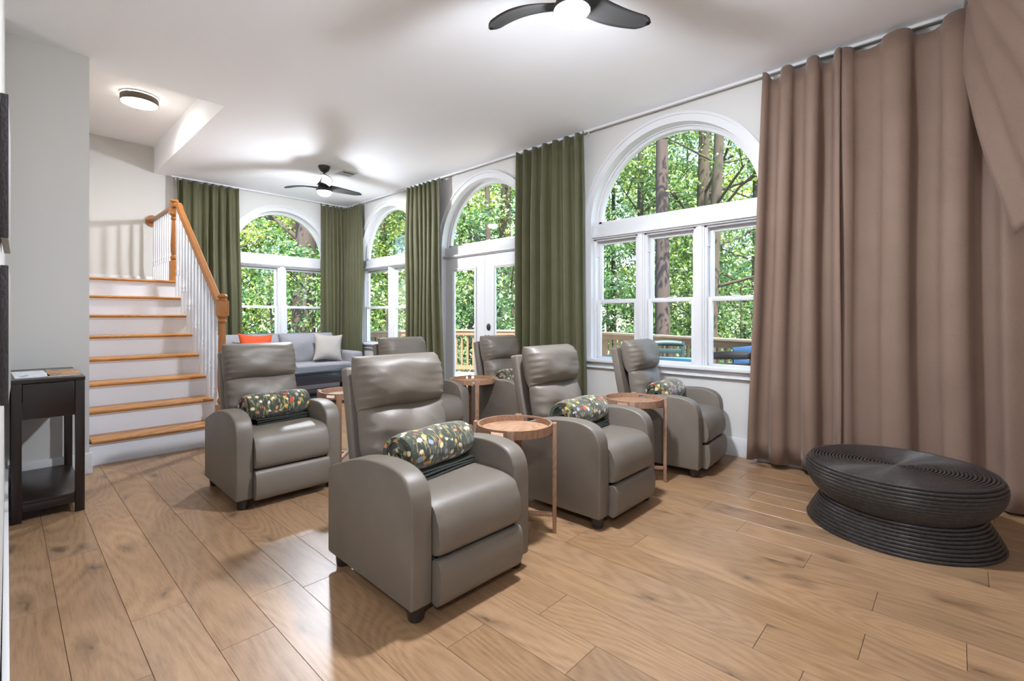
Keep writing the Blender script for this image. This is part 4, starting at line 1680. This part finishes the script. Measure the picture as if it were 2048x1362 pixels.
RG = np.random.default_rng(5)
def leaves_mesh(cents, rads, per, size, mat):
    cents, rads = np.array(cents, float), np.array(rads, float)
    n = len(cents) * per
    c = np.repeat(cents, per, 0)
    r = np.repeat(rads, per, 0)[:, None]
    d = RG.normal(size=(n, 3))
    d /= np.linalg.norm(d, axis=1)[:, None]
    p = c + d * r * (RG.random((n, 1)) ** .45) * np.array([1, 1, .62])
    nrm = RG.normal(size=(n, 3)) * .75 + np.array([-.30, -.25, .75])
    nrm /= np.linalg.norm(nrm, axis=1)[:, None]
    t = np.cross(nrm, RG.normal(size=(n, 3)))
    t /= np.linalg.norm(t, axis=1)[:, None]
    s = np.cross(nrm, t)
    ln = size * RG.uniform(.65, 1.35, (n, 1))
    wd = ln * RG.uniform(.42, .6, (n, 1))
    bend = nrm * ln * .12
    V = np.stack([p - t * ln * .5 - bend, p + s * wd * .5, p + t * ln * .5 - bend, p - s * wd * .5], 1).reshape(-1, 3)
    me = bpy.data.meshes.new('foliage')
    me.vertices.add(4 * n)
    me.vertices.foreach_set('co', V.ravel())
    me.loops.add(4 * n)
    me.loops.foreach_set('vertex_index', np.arange(4 * n, dtype=np.int32))
    me.polygons.add(n)
    me.polygons.foreach_set('loop_start', np.arange(0, 4 * n, 4, dtype=np.int32))
    me.update(calc_edges=True)
    me.materials.append(MATS[mat])
    return me
def ray_at(px, depth):
    """plan point on the bearing of a picture column, so many metres in front of the camera"""
    lat = (px - 1024) / 953.4 * depth
    F = Vector((math.sin(YAW), math.cos(YAW)))
    R_ = Vector((math.cos(YAW), -math.sin(YAW)))
    return F * depth + R_ * lat
def tree(name, label, x, y, hgt, r0, crown, seed, mat='leaf_green', bark='bark_grey', lean=(0, 0), ncl=30, per=90, size=.13, cr=.75, branches=7, group=None, split=None, cbase=.35):
    r = random.Random(seed)
    root = thing(name, label, 'tree', (x, y, -2.4), 0, group)
    m = MB()
    n = 12
    pts = []
    for i in range(n + 1):
        t = i / n
        pts.append((lean[0] * t * hgt + .10 * math.sin(3 * t + seed), lean[1] * t * hgt + .10 * math.cos(2.4 * t + seed) - .10, hgt * t))
    rad_ = [r0 * (1.25 if i == 0 else 1) * (1 - .62 * (i / n)) for i in range(n + 1)]
    m.tube(pts, rad_, 12)
    m.build('trunk', bark, root, angle=60)
    bm_ = MB()
    tips = []
    for k in range(branches):
        t = r.uniform(cbase, .95)
        i = int(t * n)
        p0 = Vector(pts[i])
        a = r.uniform(0, 2 * PI)
        ln = crown * r.uniform(.6, 1.05) * (1.1 - .5 * t)
        up = r.uniform(.25, .8)
        e = p0 + Vector((math.cos(a) * ln, math.sin(a) * ln, ln * up))
        q = p0.lerp(e, .5) + Vector((r.uniform(-.3, .3), r.uniform(-.3, .3), r.uniform(-.1, .4)))
        rr_ = max(.018, r0 * .36 * (1.1 - t))
        bm_.tube([tuple(p0), tuple(p0.lerp(q, .55)), tuple(q), tuple(e)], [rr_, rr_ * .8, rr_ * .6, rr_ * .25], 7)
        for s in range(2):
            a2 = a + r.uniform(-1, 1)
            e2 = q + Vector((math.cos(a2), math.sin(a2), r.uniform(.2, .9))) * ln * .5
            bm_.tube([tuple(q), tuple(q.lerp(e2, .5) + Vector((0, 0, .08))), tuple(e2)], [rr_ * .5, rr_ * .35, rr_ * .15], 5)
            tips.append(e2)
        tips.append(e)
    if branches:
        bm_.build('branch', bark, root, angle=60)
    if ncl:
        cents, rads = [], []
        for k in range(ncl):
            if tips and r.random() < .6:
                c = r.choice(tips) + Vector((r.gauss(0, .4), r.gauss(0, .4), r.gauss(0, .3)))
            else:
                a, q = r.uniform(0, 2 * PI), crown * math.sqrt(r.random())
                t = r.uniform(cbase, 1.02)
                c = Vector((math.cos(a) * q + lean[0] * t * hgt, math.sin(a) * q + lean[1] * t * hgt, hgt * t))
            cents.append(tuple(c))
            rads.append(cr * r.uniform(.6, 1.3))
        f = link('foliage', leaves_mesh(cents, rads, per, size, mat), root)
        f['kind'] = 'stuff'
    return root

# named trunks that stand out in the picture
p = ray_at(1312, 13.5)
tree('pine_tree', 'tall straight reddish pine trunk outside the triple window', p.x, p.y, 17, .235, 2.5, 2, 'leaf_green', 'bark', lean=(.010, .006), ncl=26, per=70, branches=6, cbase=.62)
p = ray_at(1384, 15.5)
tree('maple_tree', 'leaning maple right behind the straight pine trunk', p.x, p.y, 15, .27, 3.2, 14, 'leaf_green', 'bark_grey', lean=(.030, -.010), ncl=36, per=90, branches=9, cbase=.42)
p = ray_at(1412, 12.5)
tree('maple_tree', 'forked maple right of the leaning trunk, nearest the brown curtain', p.x, p.y, 13, .20, 3.4, 25, 'leaf_green', 'bark_grey', lean=(.012, -.022), ncl=36, per=90, branches=11, cbase=.40)
p = ray_at(604, 15.0)
tree('oak_tree', 'thick rough oak trunk outside the back window', p.x, p.y, 14, .42, 3.4, 31, 'leaf_green', 'bark', lean=(.004, -.004), ncl=34, per=90, branches=7, cbase=.45)
p = ray_at(1000, 17.0)
tree('pine_tree', 'straight grey trunk seen through the arch above the double door', p.x, p.y, 16, .27, 3.0, 44, 'leaf_yellow', 'bark_grey', lean=(.004, -.012), ncl=34, per=90, branches=7, cbase=.5)
p = ray_at(972, 14.5)
tree('maple_tree', 'slim forked maple seen through the arch above the double door', p.x, p.y, 11, .13, 2.8, 51, 'leaf_yellow', 'bark_grey', lean=(-.012, .008), ncl=34, per=90, branches=10, cbase=.4)

rt = random.Random(77)
lab1 = 'mid-distance slim-trunked woodland tree behind the undergrowth'
lab2 = 'low bushy undergrowth tree just beyond the deck railing'
lab3 = 'farthest tree closing off the view deep in the woods'
px = 380
i = 0
while px < 1680:                       # undergrowth behind the rail
    dep = rt.uniform(12.5, 16)
    p = ray_at(px + rt.uniform(-15, 15), dep)
    if p.y > 9.6 or p.x > 8.6:
        tree('understory_tree', lab2, p.x, p.y, rt.uniform(4.2, 6.0), .05, 1.7, 100 + i, rt.choice(['leaf_dark', 'leaf_green', 'leaf_dark']), 'bark_grey', ncl=26, per=90, size=.12, cr=.62, branches=6, group='undergrowth trees', cbase=.22)
    px += 78
    i += 1
px = 360
while px < 1700:                       # the wood itself
    dep = rt.uniform(17, 24)
    p = ray_at(px + rt.uniform(-25, 25), dep)
    tree('woodland_tree', lab1, p.x, p.y, rt.uniform(11, 15), rt.uniform(.10, .2), 3.0, 200 + i, rt.choice(['leaf_green', 'leaf_green', 'leaf_yellow', 'leaf_dark']), 'bark_grey', lean=(rt.uniform(-.02, .02), rt.uniform(-.02, .02)), ncl=62, per=85, size=.17, cr=.95, branches=8, group='woodland trees', cbase=.2)
    px += 72
    i += 1
px = 330
while px < 1740:                       # far trees closing the view
    dep = rt.uniform(28, 38)
    p = ray_at(px + rt.uniform(-25, 25), dep)
    tree('distant_tree', lab3, p.x, p.y, rt.uniform(13, 19), .2, 4.2, 300 + i, rt.choice(['leaf_green', 'leaf_dark', 'leaf_yellow']), 'bark_grey', ncl=70, per=70, size=.30, cr=1.5, branches=5, group='distant trees', cbase=.1)
    px += 62
    i += 1
